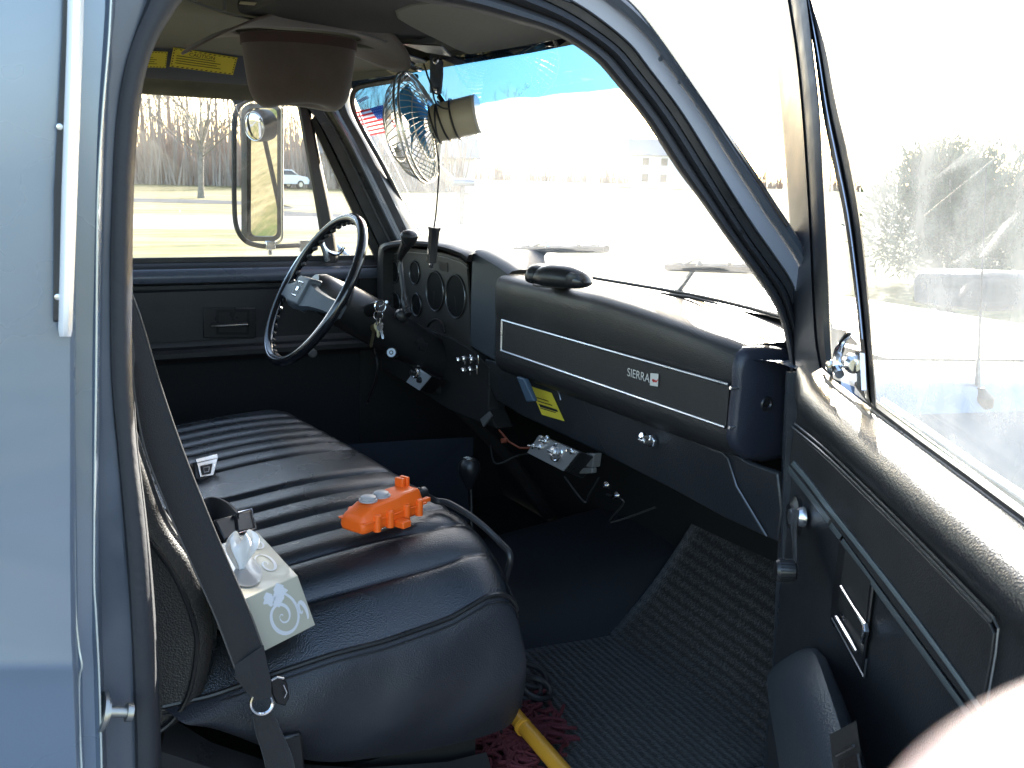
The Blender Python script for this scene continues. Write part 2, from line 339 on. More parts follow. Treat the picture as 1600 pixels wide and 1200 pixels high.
def wood_tree(seed,loc,h):
    rng=random.Random(seed); t=thing('bare_tree',loc,'slender bare tree in the wood edge along the far side of the lawn','tree','bare trees of the wood edge')
    mt=MB(); q=Vector(loc); d=Vector((rng.uniform(-.05,.05),rng.uniform(-.05,.05),1)); pts=[loc];rad=[.17]
    for i in range(6): d=(d+Vector((rng.uniform(-.05,.05),rng.uniform(-.05,.05),0))).normalized(); q=q+d*h/6; pts.append(tuple(q)); rad.append(.17*(1-.14*(i+1)))
    mt.tube(pts,rad,5,caps=False); obj('trunk',mt,bark2,t)
    mc=MB()
    for k in range(15):
        f=.22+.78*k/14; i=f*6; a=Vector(pts[int(min(5,i))]).lerp(Vector(pts[int(min(5,i))+1]),i-int(min(5,i)))
        az=rng.uniform(0,6.28); e=rng.uniform(.5,1.); grow(mc,tuple(a),(math.cos(az)*math.cos(e),math.sin(az)*math.cos(e),math.sin(e)),h*.24*(1.1-.4*f),.055*(1.2-f*.6),2,rng,.5,3,.014,.1,(3,4))
    obj('crown',mc,bark2,t); return t
for s in range(5): protos.append(wood_tree(100+s,(0,0,0),13+1.3*s))
rng=random.Random(5); k=0
spots=[]
for i in range(120):
    az=R(-12+ (i+rng.uniform(-.4,.4))*.70); dist=rng.uniform(86,110)
    if az>R(21.5): dist=rng.uniform(215,290)
    spots.append((CAM[0]+dist*math.sin(az),CAM[1]+dist*math.cos(az)))
for i,(x,y) in enumerate(spots):
    pr=protos[i%5]
    if i<5: o=pr
    else:
        o=pr.copy(); COL.objects.link(o)
        for ch in pr.children: c=ch.copy(); COL.objects.link(c); c.parent=o
    o.location=(x,y,GZ); o.rotation_euler=(0,0,rng.uniform(0,6.28)); s=rng.uniform(.75,1.15); o.scale=(s,s,s)
# brushy undergrowth at the foot of the wood: one mass nobody could count
mb=MB(); rng=random.Random(9)
for i in range(9000):
    az=R(rng.uniform(-14,27)); d=rng.uniform(84,114); x=CAM[0]+d*math.sin(az); y=CAM[1]+d*math.cos(az); h=rng.uniform(1.2,4.8)*(1 if rng.random()<.7 else 1.8); dx,dy=rng.uniform(-.8,.8),rng.uniform(-.8,.8); w=rng.uniform(.03,.09)
    a=az+rng.uniform(-.5,.5); cx,cy=math.cos(a)*w,-math.sin(a)*w
    mb.add([(x-cx,y-cy,GZ),(x+cx,y+cy,GZ),(x+dx+cx*.2,y+dy+cy*.2,GZ+h),(x+dx-cx*.2,y+dy-cy*.2,GZ+h)],[(0,1,2,3)])
obj('undergrowth',mb,bark2,kind='stuff',smooth=False,label='brown brush and saplings massed at the foot of the bare wood')
mb=MB()
for i in range(46):
    az=R(-16+i*2.05); d=(128 if i<20 else 240)+rng.uniform(-6,6); x=CAM[0]+d*math.sin(az); y=CAM[1]+d*math.cos(az); 
    for k in range(70):
        h=rng.uniform(2,8.5) if i<20 else rng.uniform(2,6); xx=x+rng.uniform(-3.2,3.2); yy=y+rng.uniform(-3.2,3.2); w=rng.uniform(.05,.16); dx=rng.uniform(-1,1)
        c,s_=math.cos(az)*w,-math.sin(az)*w
        mb.add([(xx-c,yy-s_,GZ),(xx+c,yy+s_,GZ),(xx+dx+c*.2,yy+s_*.2,GZ+h),(xx+dx-c*.2,yy-s_*.2,GZ+h)],[(0,1,2,3)])
obj('far_wood',mb,bark2,kind='stuff',smooth=False,label='far brown leafless wood along the horizon')
# evergreen shrub on the right lawn
def shrub(loc,h,w,label,seed,n=5200):
    rng=random.Random(seed); t=thing('evergreen_shrub',loc,label,'shrub'); mt=MB()
    for k in range(7):
        a=k*.9; mt.tube([(loc[0],loc[1],loc[2]-.05),(loc[0]+math.cos(a)*w*.18,loc[1]+math.sin(a)*w*.18,loc[2]+h*.4),(loc[0]+math.cos(a)*w*.3,loc[1]+math.sin(a)*w*.3,loc[2]+h*.8)],[.06,.04,.015],6)
    obj('stem',mt,bark,t); mc=MB(); bl=[]
    for k in range(60):
        a=rng.uniform(0,6.28); q=rng.random()**.5; zz=rng.uniform(.08,.92); rad=w*.5*(1-.55*zz)*q; bl.append((loc[0]+rad*math.cos(a),loc[1]+rad*math.sin(a),loc[2]+h*zz,rng.uniform(.16,.3)*w*(1-.3*zz)))
    for k in range(n):
        b=bl[rng.randrange(len(bl))]; v=Vector((rng.gauss(0,1),rng.gauss(0,1),rng.gauss(0,1))).normalized(); r=b[3]*rng.uniform(.6,1.15); p=Vector(b[:3])+v*r
        if p.z<loc[2]: continue
        d=(v+Vector((rng.uniform(-.7,.7),rng.uniform(-.7,.7),rng.uniform(0,1)))).normalized(); o=d.orthogonal().normalized(); o=Matrix.Rotation(rng.uniform(0,6),3,d)@o; L_=rng.uniform(.04,.09)*w/3; 
        mc.add([p-o*L_*.3,p+o*L_*.3,p+d*L_*2.2],[(0,1,2)])
    obj('foliage',mc,leaf,t,smooth=False)
shrub((14.6,9.8,GZ),2.3,3.0,'big rounded evergreen shrub on the lawn beyond the hood, seen through the open door glass',3,22000)
shrub((19.5,8.9,GZ),2.6,3.4,'evergreen shrub just right of the big rounded one at the edge of the photo',8,16000)
# houses
def house(loc,rz,w,d,h,roofh,wall,label,wins,door_=None):
    t=thing('house',loc,label,'house'); c,s=math.cos(rz),math.sin(rz); X=(c,s,0); Y=(-s,c,0); o=np.array(loc)
    g=lambda x,y,z: tuple(o+np.array(X)*x+np.array(Y)*y+np.array((0,0,z)))
    mb=MB(); mb.hexa([g(-w/2,-d/2,0),g(w/2,-d/2,0),g(w/2,d/2,0),g(-w/2,d/2,0)],[g(-w/2,-d/2,h),g(w/2,-d/2,h),g(w/2,d/2,h),g(-w/2,d/2,h)])
    mb.add([g(-w/2,-d/2,h),g(-w/2,d/2,h),g(-w/2,0,h+roofh),g(w/2,-d/2,h),g(w/2,d/2,h),g(w/2,0,h+roofh)],[(0,1,2),(3,5,4)]); obj('wall',mb,wall,t,smooth=False)
    mb=MB(); e=.5; q=roofh/(d/2)*e
    for sg in (-1,1): mb.plate([g(-w/2-e,sg*(d/2+e),h-q),g(w/2+e,sg*(d/2+e),h-q),g(w/2+e,0,h+roofh+.03),g(-w/2-e,0,h+roofh+.03)],(0,0,.14))
    obj('roof',mb,roofm,t,smooth=False)
    for (x,z,ww,hh) in wins:
        mb=MB(); mb.box(g(x,-d/2-.03,z),(ww,.08,hh),(X,Y,(0,0,1))); f=obj('window',mb,housew,t,smooth=False); mb=MB(); mb.box(g(x,-d/2-.08,z),(ww-.2,.03,hh-.2),(X,Y,(0,0,1))); obj('pane',mb,glassdark,f,smooth=False)
    return t
p=P(632,283,'z',GZ); house((36,84,GZ),R(-22),13,8,3.0,2.0,housew,'low white house with a row of square windows seen past the fan cage',[(-4.2+2.0*k,1.9,1.3,1.1) for k in range(5)])
house((108,135,GZ),R(-35),15,9,5.4,2.4,housew,'two storey white house seen through the middle of the windshield',[(-5,1.6,1.3,1.5),(-2,1.6,1.3,1.5),(3,1.6,1.3,1.5),(-5,4.2,1.3,1.4),(-2,4.2,1.3,1.4),(3,4.2,1.3,1.4)])
house((118,89,GZ),R(-52),9,8,3.0,2.4,brick,'brown gabled house beyond the shrub, faint through the door glass',[(-2.5,1.6,1.2,1.2),(2.5,1.6,1.2,1.2)])
# mailbox on its post by the road
t=thing('mailbox',(14.4,28.6,GZ),'grey rural mailbox on a wooden post beside the road','mailbox')
mb=MB(); mb.box((14.4,28.6,GZ+.62),(.14,.14,1.24)); mb.box((14.4,28.6,GZ+1.0),(.5,.09,.09)); obj('post',mb,bark,t,bevel=.01)
mb=MB(); mb.loft([[(14.0+.8*i,28.6+math.cos(a)*.16,GZ+1.34+ (math.sin(a)*.16 if a<=math.pi else math.sin(a)*.1)) for a in [k*math.pi/8 for k in range(16)]] for i in (0,1)],True,True); obj('box',mb,alu,t)
# parked white car far up the street
def car(loc,rz):
    t=thing('parked_car',loc,'white car parked by the wood edge, seen just right of the tow mirror','car'); c,s=math.cos(rz),math.sin(rz); o=np.array(loc); g=lambda x,y,z: tuple(o+np.array((c*x-s*y,s*x+c*y,z)))
    prof=[(-2.25,.35),(-2.3,.75),(-2.1,.95),(-1.2,1.02),(-.7,1.42),(.7,1.45),(1.25,1.02),(2.1,.9),(2.3,.7),(2.25,.35)]
    mb=MB(); mb.loft([[g(x,y*(1 if z<1.1 else .82),z) for x,z in prof] for y in (-.85,-.8,.8,.85)],True,True); obj('body',mb,carw,t,bevel=.05)
    mb=MB()
    for sg in (-1,1): mb.plate([g(-1.1,sg*.86,1.05),(g(1.1,sg*.86,1.05)),g(.6,sg*.75,1.37),g(-.6,sg*.75,1.37)],(0,0,.01))
    mb.plate([g(1.28,-.62,1.05),g(1.28,.62,1.05),g(.78,.58,1.42),g(.78,-.58,1.42)],(.02*c,.02*s,.02)); mb.plate([g(-1.25,-.62,1.07),g(-1.25,.62,1.07),g(-.8,.58,1.42),g(-.8,-.58,1.42)],(-.02*c,-.02*s,.02)); obj('window',mb,glassdark,t)
    for x in (-1.4,1.4):
        for y in (-.78,.78):
            w=MB(); w.lathe(g(x,y-.1,.32),(-s,c,0),[(0,.32),(.2,.32)],20); wh=obj('wheel',w,tyre,t); w=MB(); w.lathe(g(x,y-.115,.32),(-s,c,0),[(0,.19),(.23,.19)],16); obj('rim',w,satin,wh)
car((22.8,76.5,GZ),R(20))

# ================================================================== THE TRUCK
T=thing('pickup_truck',(0,0,GZ),'grey blue square bodied pickup truck with black vinyl bench cab, passenger door open','pickup truck')
def row_interp(keys,v):
    """keys: {v:[(u,y),...]} interpolate along v"""
    ks=sorted(keys); 
    if v<=ks[0]: return keys[ks[0]]
    for a,b in zip(ks,ks[1:]):
        if v<=b:
            t=(v-a)/(b-a); return [tuple(np.array(p)*(1-t)+np.array(q)*t) for p,q in zip(keys[a],keys[b])]
    return keys[ks[-1]]
def vstrip(keys,vs):
    rows=[]
    for v in vs: rows.append([P(u,v,'y',y) for u,y in row_interp(keys,v)])
    mb=MB(); mb.loft(rows); return mb
VS=[-170,-110,-60,-20,20,60,100,140,180,230,280,340,400,460,520,580,640,700,760,820,860,900,930,960,1000,1030,1042,1050,1060,1080,1120,1160,1200,1260,1330,1420]
# outer skin, with the horizontal body crease near the bottom
k0={}
for v,e,yy in ((-170,118,-.935),(860,117,-.936),(930,118,-.939),(1000,119,-.9435),(1032,121,-.9465),(1044,121,-.9478),(1052,122,-.9455),(1066,122,-.942),(1120,124,-.936),(1420,136,-.905)):
    k0[v]=[(-420,yy+.012),(-250,yy+.006),(-60,yy),(60,yy-.001),(e-8,yy),(e-3,yy+.003),(e,yy+.009),(e+1,yy+.02)]
mb=vstrip(k0,VS); obj('side_panel',mb,paint,T)
# pinch flange
def kk(rows): return {v:pts for v,pts in rows}
mb=vstrip(kk([(-170,[(119,-.915),(121,-.905),(150,-.905),(163,-.906),(168,-.912),(171,-.905),(172,-.89)]),
 (0,[(119,-.915),(121,-.905),(150,-.905),(165,-.906),(172,-.912),(176,-.905),(178,-.89)]),
 (200,[(118,-.915),(120,-.905),(140,-.905),(152,-.906),(158,-.912),(162,-.905),(163,-.89)]),
 (560,[(114,-.915),(117,-.905),(130,-.905),(144,-.906),(149,-.912),(153,-.905),(155,-.89)]),
 (1000,[(119,-.915),(122,-.905),(135,-.905),(144,-.906),(149,-.912),(152,-.905),(154,-.89)]),
 (1040,[(122,-.915),(128,-.905),(137,-.905),(146,-.906),(152,-.912),(156,-.905),(157,-.89)]),
 (1420,[(134,-.915),(138,-.905),(148,-.905),(156,-.906),(163,-.912),(167,-.905),(168,-.89)])]),VS); obj('door_jamb',mb,paint,T)
mb=vstrip(kk([(-170,[(171,-.895),(176,-.872),(190,-.868),(240,-.865),(262,-.85)]),
 (0,[(177,-.895),(182,-.872),(200,-.868),(222,-.865),(250,-.85)]),
 (130,[(164,-.895),(168,-.872),(172,-.868),(190,-.865),(210,-.85)]),
 (400,[(153,-.895),(156,-.872),(162,-.868),(175,-.865),(190,-.85)]),
 (600,[(153,-.895),(156,-.872),(160,-.868),(172,-.865),(190,-.85)]),
 (800,[(150,-.895),(155,-.872),(168,-.868),(188,-.865),(205,-.85)]),
 (1000,[(152,-.895),(160,-.872),(180,-.868),(203,-.865),(222,-.85)]),
 (1420,[(167,-.895),(176,-.872),(190,-.868),(210,-.865),(225,-.85)])]),VS); obj('inner_pillar',mb,paintd,T)
hem=mat('worn_highlit_hem_edge',(.62,.66,.64),.35,.4)  # pale colour stands for edge highlights as well as chipped paint
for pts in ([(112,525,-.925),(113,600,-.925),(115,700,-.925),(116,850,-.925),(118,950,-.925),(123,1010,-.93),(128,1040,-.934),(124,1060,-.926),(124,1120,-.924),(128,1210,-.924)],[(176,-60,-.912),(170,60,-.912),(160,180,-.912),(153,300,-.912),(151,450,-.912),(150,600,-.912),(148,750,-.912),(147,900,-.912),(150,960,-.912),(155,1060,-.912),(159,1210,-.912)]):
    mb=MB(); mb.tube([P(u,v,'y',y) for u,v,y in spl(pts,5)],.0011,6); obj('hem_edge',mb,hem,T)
# bright drip moulding and the black gap beside it
mb=vstrip(kk([(-170,[(108,-.945),(110,-.957),(118,-.962),(128,-.962),(133,-.955),(135,-.94)]),
 (0,[(106,-.945),(108,-.957),(115,-.962),(126,-.962),(130,-.955),(132,-.94)]),
 (300,[(96,-.945),(98,-.957),(104,-.962),(114,-.962),(119,-.955),(121,-.94)]),
 (515,[(91,-.945),(93,-.957),(99,-.962),(106,-.962),(111,-.955),(113,-.94)]),(526,[(93,-.94),(95,-.952),(100,-.957),(105,-.957),(109,-.950),(111,-.94)])]),[-170,-60,60,180,300,400,470,515,526])
obj('drip_moulding',mb,mat('bright_moulding',(.85,.85,.86),.5,.55),T)
mb=vstrip(kk([(-170,[(100,-.937),(101,-.945),(111,-.945)]),(0,[(99,-.937),(101,-.945),(109,-.945)]),(300,[(84,-.937),(85,-.945),(98,-.945)]),(500,[(83,-.937),(84,-.945),(92,-.945)]),(503,[(83,-.935),(84,-.937),(92,-.937)])]),[-170,-60,60,180,300,400,470,500,503])
mg=obj('moulding_seal',mb,rubber,T)
for (u,v) in ((93,198),(90,464)):
    mb=MB(); mb.lathe(P(u,v,'y',-.945),(0,-1,0),[(0,.003),(.001,.003),(.0015,.0015)],12); obj('clip_screw',mb,satin,mg)
# striker bolt
st=MB(); c=np.array(P(163,1112,'y',-.90)); a=np.array(P(206,1113,'y',-.90))-c; L_=np.linalg.norm(a)
st.lathe(c,a,[(0,.015),(.004,.015),(.005,.006),(L_*.78,.0062),(L_*.79,.0105),(L_*1.0,.0105),(L_*1.04,.008)],20); so=obj('striker_bolt',st,zinc,T)
st=MB(); st.lathe(c-a/L_*.004,a,[(0,.022),(.004,.022)],22); obj('washer',st,zinc,so)
# rubber weatherstrip, from the sill behind the seat over the roof rail and down the windshield pillar
IN=[(252,1420),(250,1200),(247,1100),(243,1000),(236,900),(226,800),(214,700),(207,600),(205,500),(205,400),(207,300),(212,210),(222,130),(240,70),(268,20),(300,-18),(360,-48),(450,-60),(540,-40),(620,-12),(662,0),(735,14),(800,32),(850,46),(888,63),(930,92),(960,125),(1010,188),(1060,265),(1092,308),(1130,362),(1165,410),(1198,456),(1217,492),(1229,535),(1236,600),(1239,680),(1240,760),(1240,840),(1240,900),(1238,1000),(1236,1100),(1232,1250)]
OUT=[(212,1420),(208,1200),(205,1100),(200,1000),(195,900),(187,800),(178,700),(168,600),(165,500),(165,400),(168,300),(172,210),(183,130),(198,70),(222,10),(250,-45),(330,-90),(450,-110),(560,-92),(660,-62),(730,-40),(800,-18),(850,2),(890,22),(925,44),(966,75),(994,108),(1046,176),(1094,252),(1128,308),(1165,366),(1198,412),(1228,455),(1240,490),(1250,535),(1256,600),(1259,680),(1260,760),(1260,840),(1260,900),(1258,1000),(1256,1100),(1252,1250)]
rows=[]
prof=[(-.06,-.76),(0,-.800),(.03,-.835),(.10,-.858),(.25,-.866),(.42,-.864),(.52,-.856),(.56,-.850),(.60,-.856),(.8,-.868),(.94,-.862),(1.,-.850),(1.02,-.83)]
i2=spl(IN,3); o2=spl(OUT,3)
prof0=[(-.06,-.76),(0,-.800),(.03,-.838),(.10,-.860),(.25,-.867),(.42,-.869),(.52,-.869),(.60,-.869),(.70,-.868),(.8,-.867),(.92,-.860),(1.,-.845),(1.02,-.83)]
for k_,(a,b) in enumerate(zip(i2,o2)):
    w_=min(1,max(0,(k_-45)/12))
    rows.append([P(a[0]*(1-t)+b[0]*t,a[1]*(1-t)+b[1]*t,'y',y) for t,y in [lerp(p0,p1,w_) for p0,p1 in zip(prof0,prof)]])
mb=MB(); mb.loft(rows); obj('weatherstrip',mb,rubber2,T)
# windshield pillar and roof rail, painted, with its spot weld flange
PI=OUT[15:]; PO=[(244,-52),(320,-100),(450,-126),(570,-118),(680,-100),(760,-84),(850,-70),(905,-55),(955,-25),(1003,15),(1038,55),(1064,95),(1110,160),(1152,228),(1185,278),(1215,322),(1242,362),(1262,400),(1272,450),(1280,520),(1284,600),(1282,680),(1276,760),(1268,840),(1262,900),(1254,1000),(1248,1100),(1244,1250)]
rows=[];rows2=[]; i2=spl(PI,4); o2=spl(PO,4)
for a,b in zip(i2,o2):
    g=lambda t,y:P(a[0]*(1-t)+b[0]*t,a[1]*(1-t)+b[1]*t,'y',y)
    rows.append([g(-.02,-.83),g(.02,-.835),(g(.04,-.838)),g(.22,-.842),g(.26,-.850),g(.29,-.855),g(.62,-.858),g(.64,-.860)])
    rows2.append([g(.62,-.853),g(.66,-.862),g(.72,-.872),g(.86,-.880),g(.97,-.878),g(1.,-.865),g(1.0,-.82)])
mb=MB(); mb.loft([r[:5] for r in rows]); pl=obj('windshield_pillar',mb,paintk,T)
mb=MB(); mb.loft([r[4:] for r in rows]); obj('weld_flange',mb,mat('flare_lightened_flange',(.30,.32,.39),.4,.1,roughvar=(12,.3,.5)),pl)  # body paint lightened so its colour carries the flare over the flange
mb=MB(); mb.loft(rows2); obj('outer_pillar',mb,paintd,T)
mb=MB(); mb.tube([P(u,v,'y',-.887) for u,v in spl([(930,-40),(975,-8),(1003,20),(1035,62),(1070,112),(1130,200),(1180,275),(1230,352)],5)],.0035,8); obj('pillar_moulding',mb,chrome,T)
for (u,v) in ((1032,92),(1062,128),(1090,166),(1116,203),(1143,243),(1173,285)):
    mb=MB(); mb.lathe(P(u,v,'y',-.8585),(0,-1,0),[(-.002,.0035),(.0012,.0032),(.0014,.0022)],10); obj('spot_weld',mb,paintd,pl)
mb=MB(); mb.lathe(P(1067,227,'y',-.852),(0,-1,0),[(-.002,.003),(.001,.003)],10); obj('plug',mb,blackink,pl)
mb=MB(); mb.lathe(P(1160,363,'y',-.868),(0,-1,0),[(-.002,.003),(.001,.003)],10); obj('plug',mb,blackink,pl)
# roof shell and headliner
mb=MB(); rows=[]
for x in (-1.25,-1.18,-.9,-.5,-.22,-.14,-.10):
    zt=1.30-(.05 if x in(-1.25,) else 0)-(.07 if x==-.14 else 0)-(.12 if x==-.10 else 0)-(.02 if x==-.22 else 0)
    xs=lambda y: x if x<-.6 else x-.26*max(0,(abs(y)-.40)/.46)**2*((x+.6)/.5)
    rows.append([(xs(y),y,max(zt-d,1.145 if y<0 else 1.05)) for y,d in ((-.845,.13),(-.845,.09),(-.80,.045),(-.7,.02),(-.5,.004),(0,0),(.5,.004),(.7,.02),(.80,.045),(.87,.09),(.86,.13))])
mb.loft(rows); obj('roof',mb,paint,T,solid=.004)
mb=MB(); rows=[]
for x,dz in ((-1.2,-.10),(-1.12,-.03),(-.9,0),(-.5,0),(-.3,-.005),(-.2,-.025),(-.135,-.06),(-.115,-.085)):
    z=1.245+dz
    rows.append([(x,-.83,min(1.16,z-.02)),(x,-.79,z-.045),(x,-.70,z-.02),(x,-.4,z-.004),(x,0,z),(x,.4,z-.004),(x,.62,z-.014),(x,.67,z-.030),(x,.695,min(z-.04,1.208))])
mb=MB()
for r in rows: pass
rows=[[(p[0]-(.26*max(0,(abs(p[1])-.40)/.46)**2*max(0,(p[0]+.6)/.5) if p[0]>-.6 else 0),p[1],p[2]) for p in r] for r in rows]
mb.loft(rows); hl=obj('headliner',mb,headl,T)
# driver side roof rail (grey) that carries the stickers
mb=MB(); mb.loft([[(x,.81,1.10),(x,.80,1.103),(x,.775,1.122),(x,.750,1.137)] for x in (-1.2,-.9,-.6,-.3,-.13)]); obj('door_header_trim',mb,rubber,T)
mb=MB(); mb.loft([[(x,.750,1.136),(x,.745,1.14),(x,.72,1.165),(x,.69,1.205)] for x in (-1.2,-.9,-.6,-.3,-.13)]); rr_=obj('roof_side_rail',mb,gryp,T)
rn=np.array((0,-.70,-.55)); rd=-1.1425
def PR(u,v): return P(u,v,rn,rd)
sticker('caution_sticker',[PR(271,74),PR(371,90),PR(364,117),PR(265,104)],rn,rr_,'CAUTION',label='larger yellow caution sticker with a dashed black border')
sticker('caution_sticker',[PR(196,78),PR(262,81),PR(259,106),PR(192,104)],rn,rr_,None,label='smaller yellow caution sticker left of the larger one')
# header above the windshield (inner)
def winline(t): # windshield inner top edge
    return None
mb=MB(); rows=[]
for y,dx in ((-.55,0),(-.5,0),(-.3,0),(0,0),(.3,0),(.6,0),(.80,0)):
    k_=.26*max(0,(abs(y)-.40)/.46)**2
    rows.append([(x_-k_,y,z_) for x_,z_ in ((-.20,1.225),(-.135,1.195),(-.13,1.165),(-.125,1.152),(-.10,1.16),(-.09,1.19))])
mb.loft(rows); obj('windshield_header',mb,headl,T)
# windshield glass
g=lambda y,s:(.2-.328/.448*s+0, y, .70+s)  # along the raked plane
def W(y,z): return (.2-(z-.70)*(.328/.448), y, z)
# outline of the opening
outl=[W(-.74,.66),W(.86,.66),W(.86,.72),W(.66,1.12),W(.62,1.155),W(.5,1.168),W(-.45,1.168),W(-.53,1.15),W(-.60,1.06),W(-.76,.72)]
mb=MB(); mb.add(outl,[tuple(range(len(outl)))]); ws=obj('windshield',mb,glass_ws,T,smooth=False)
# gasket round it: follows the edge seen from inside
edge=[PW(672,400,-.006),PW(655,372,-.006),PW(628,318,-.006),PW(598,258,-.006),PW(568,205,-.006),PW(553,172,-.006),PW(551,150,-.006),PW(560,137,-.006),PW(590,130,-.006),PW(650,120,-.006)]
mb=MB(); mb.tube(spl(edge,5),.007,8); obj('windshield_gasket',mb,rubber,ws)
mb=MB(); mb.tube([PW(u,v,-.012) for u,v in spl([(676,402),(660,373),(632,315),(602,255),(574,205),(560,175)],4)],.0022,6); obj('gasket_bead',mb,satin,ws)
# flag sticker
F=[np.array(PW(551,176,-.004)),np.array(PW(598,164,-.004)),np.array(PW(624,203,-.004)),np.array(PW(580,212,-.004))]
B=lambda u,v:(F[0]*(1-u)+F[1]*u)*(1-v)+(F[3]*(1-u)+F[2]*u)*v
mb=MB()
for k in range(13):
    mb.add([B(0,k/13),B(1 if k>=6 else .58,k/13),B(1 if k>=6 else .58,(k+1)/13),B(0,(k+1)/13)],[(0,1,2,3)],0 if k%2==0 else 1)
mb.add([B(.58,0),B(1,0),B(1,6/13),B(.58,6/13)],[(0,1,2,3)],2)
for r_ in range(5):
    for c_ in range(6):
        q=B(.61+.37*(c_+.5)/6,(r_+.5)/5*6/13); mb.lathe(q-WN*.001,WN,[(0,.0012),(.0002,.0012)],6,mi=1)
obj('flag_sticker',mb,[fl_red,fl_white,fl_blue],ws,smooth=False,label='stars and stripes flag sticker in the upper left of the windshield')
F2=[np.array(PW(558,157,-.004)),np.array(PW(573,149,-.004)),np.array(PW(577,153,-.004)),np.array(PW(562,161,-.004))]
mb=MB(); mb.add(F2,[(0,1,2,3)]); s2=obj('inspection_sticker',mb,fl_white,ws,smooth=False)
mb=MB(); q=[np.array(p)-WN*.001 for p in F2]
for k in range(6):
    a=.1+k*.14; mb.add([lerp(q[0],q[1],a),lerp(q[0],q[1],a+.06),lerp(q[3],q[2],a+.07),lerp(q[3],q[2],a+.01)],[(0,1,2,3)])
obj('print',mb,blackink,s2,smooth=False)
for cc in ([(686,371),(702,371),(712,387),(694,389)],[(713,376),(738,376),(746,388),(722,390)]):
    mb=MB(); F3=[np.array(PW(u,v,-.004)) for u,v in cc]; mb.add(F3,[(0,1,2,3)]); s3=obj('registration_sticker',mb,fl_white,ws,smooth=False); mb=MB()
    for k in range(3): mb.add([lerp(F3[0],F3[3],.15+.28*k)-WN*.001,lerp(F3[1],F3[2],.15+.28*k)-WN*.001,lerp(F3[1],F3[2],.28+.28*k)-WN*.001,lerp(F3[0],F3[3],.28+.28*k)-WN*.001],[(0,1,2,3)])
    obj('print',mb,greyb,s3,smooth=False)
# wipers outside the glass
def wiper(a,b,piv,label):
    w=MB(); A=np.array(PW(*a,.028));Bq=np.array(PW(*b,.028)); bow=lambda t:.012*4*t*(1-t)
    w.tube([lerp(A,Bq,t)+WN*.0-np.array((0,0,0)) for t in np.linspace(0,1,9)],.0085,6); o=obj('wiper_blade',w,rubber,T,label=label)
    w=MB(); up=np.array((-.59,0,.81))
    w.tube([np.array(lerp(A,Bq,t))+WN*bow(t)*1.2+up*.008 for t in np.linspace(.08,.92,9)],.003,6)
    w.tube([np.array(lerp(A,Bq,t))+WN*.03*math.sin((t-.25)*math.pi*2)+up*.012 for t in np.linspace(.25,.75,7)],.004,6); obj('frame',w,satin,o)
    w=MB(); m_=np.array(lerp(A,Bq,.42))+up*.012; w.tube([m_,lerp(m_,PW(*piv,.03),.5),PW(*piv,.03)],[.005,.006,.009],6); obj('arm',w,satin,o)
wiper((806,390),(948,389),(842,412),'wiper blade left of the black dash gadget')
wiper((1043,417),(1182,421),(1060,455),'wiper blade at the right end of the windshield')

# ---- driver side pillar, inside
def band_y(name,inner,outer,ys,m,parent=T,n=4):
    rows=[]
    for a,b in zip(spl(inner,n),spl(outer,n)):
        rows.append([P(a[0]*(1-t)+b[0]*t,a[1]*(1-t)+b[1]*t,'y',y) for t,y in ys])
    mb=MB(); mb.loft(rows); return obj(name,mb,m,parent)
pill=band_y('driver_pillar',[(440,142),(466,158),(492,185),(520,235),(560,320),(598,398),(606,415)],[(540,118),(550,140),(556,175),(578,215),(612,280),(655,370),(668,400)],
  [(0,.835),(.04,.80),(.30,.79),(.36,.775),(.55,.755),(.62,.76),(.80,.755),(.84,.76),(1.0,.79),(1.04,.82)],paintk)
for q,(r_,m_) in enumerate(((.0035,paintd),(.002,gryp))):
    mb=MB(); t_=(.50,.30)[q]; I=spl([(440,142),(466,158),(492,185),(520,235),(560,320),(598,398)],4); O=spl([(540,118),(550,140),(556,175),(578,215),(612,280),(655,370)],4)
    mb.tube([P(a[0]*(1-t_)+b[0]*t_,a[1]*(1-t_)+b[1]*t_,'y',.752 if q==0 else .786) for a,b in zip(I,O)][4:],r_*1.6,6); obj('pillar_bead',mb,m_,pill)

# ---- driver door
dd=MB(); 
def yprof(name,pr,x0,x1,m,parent,n=14,**k):
    mb=MB(); rows=[[(x,y,z) for y,z in pr] for x in np.linspace(x0,x1,n)]; mb.loft(rows); return obj(name,mb,m,parent,**k)
ddoor=yprof('driver_door',[(.90,.655),(.835,.668),(.82,.664),(.812,.655),(.800,.640),(.796,.625),(.800,.612),(.815,.606),(.815,.596),(.806,.590),(.806,.52),(.806,.455),(.802,.450),(.80,.44),(.775,.436),(.768,.428),(.768,.415),(.790,.400),(.795,.39),(.795,.05),(.80,-.1)],-1.0,.10,mat('driver_door_vinyl',(.012,.013,.015),.5,bump=[(420,.3,'v')]),T,label='black vinyl driver door seen across the cab')
mb=MB(); mb.loft([[(x,.80-.004*0,.652),(x,.790,.646),(x,.784,.636),(x,.783,.626),(x,.788,.616)] for x in np.linspace(-1.0,.02,10)]); obj('belt_trim',mb,belt_sheen,ddoor)
mb=MB(); mb.box((-.49,.838,.672),(1.1,.012,.016)); obj('window_seal',mb,rubber,ddoor,bevel=.003)
# glass
mb=MB(); mb.add([(-1.05,.845,.66),(-.10,.845,.66),(-.24,.845,1.13),(-1.0,.845,1.13)],[(0,1,2,3)]); obj('window_glass',mb,glass_clear,ddoor,smooth=False)
mb=MB(); mb.add([(-.10,.846,.66),(.08,.846,.66),(-.20,.846,1.12),(-.24,.846,1.12)],[(0,1,2,3)]); obj('vent_glass',mb,glass_clear,ddoor,smooth=False)
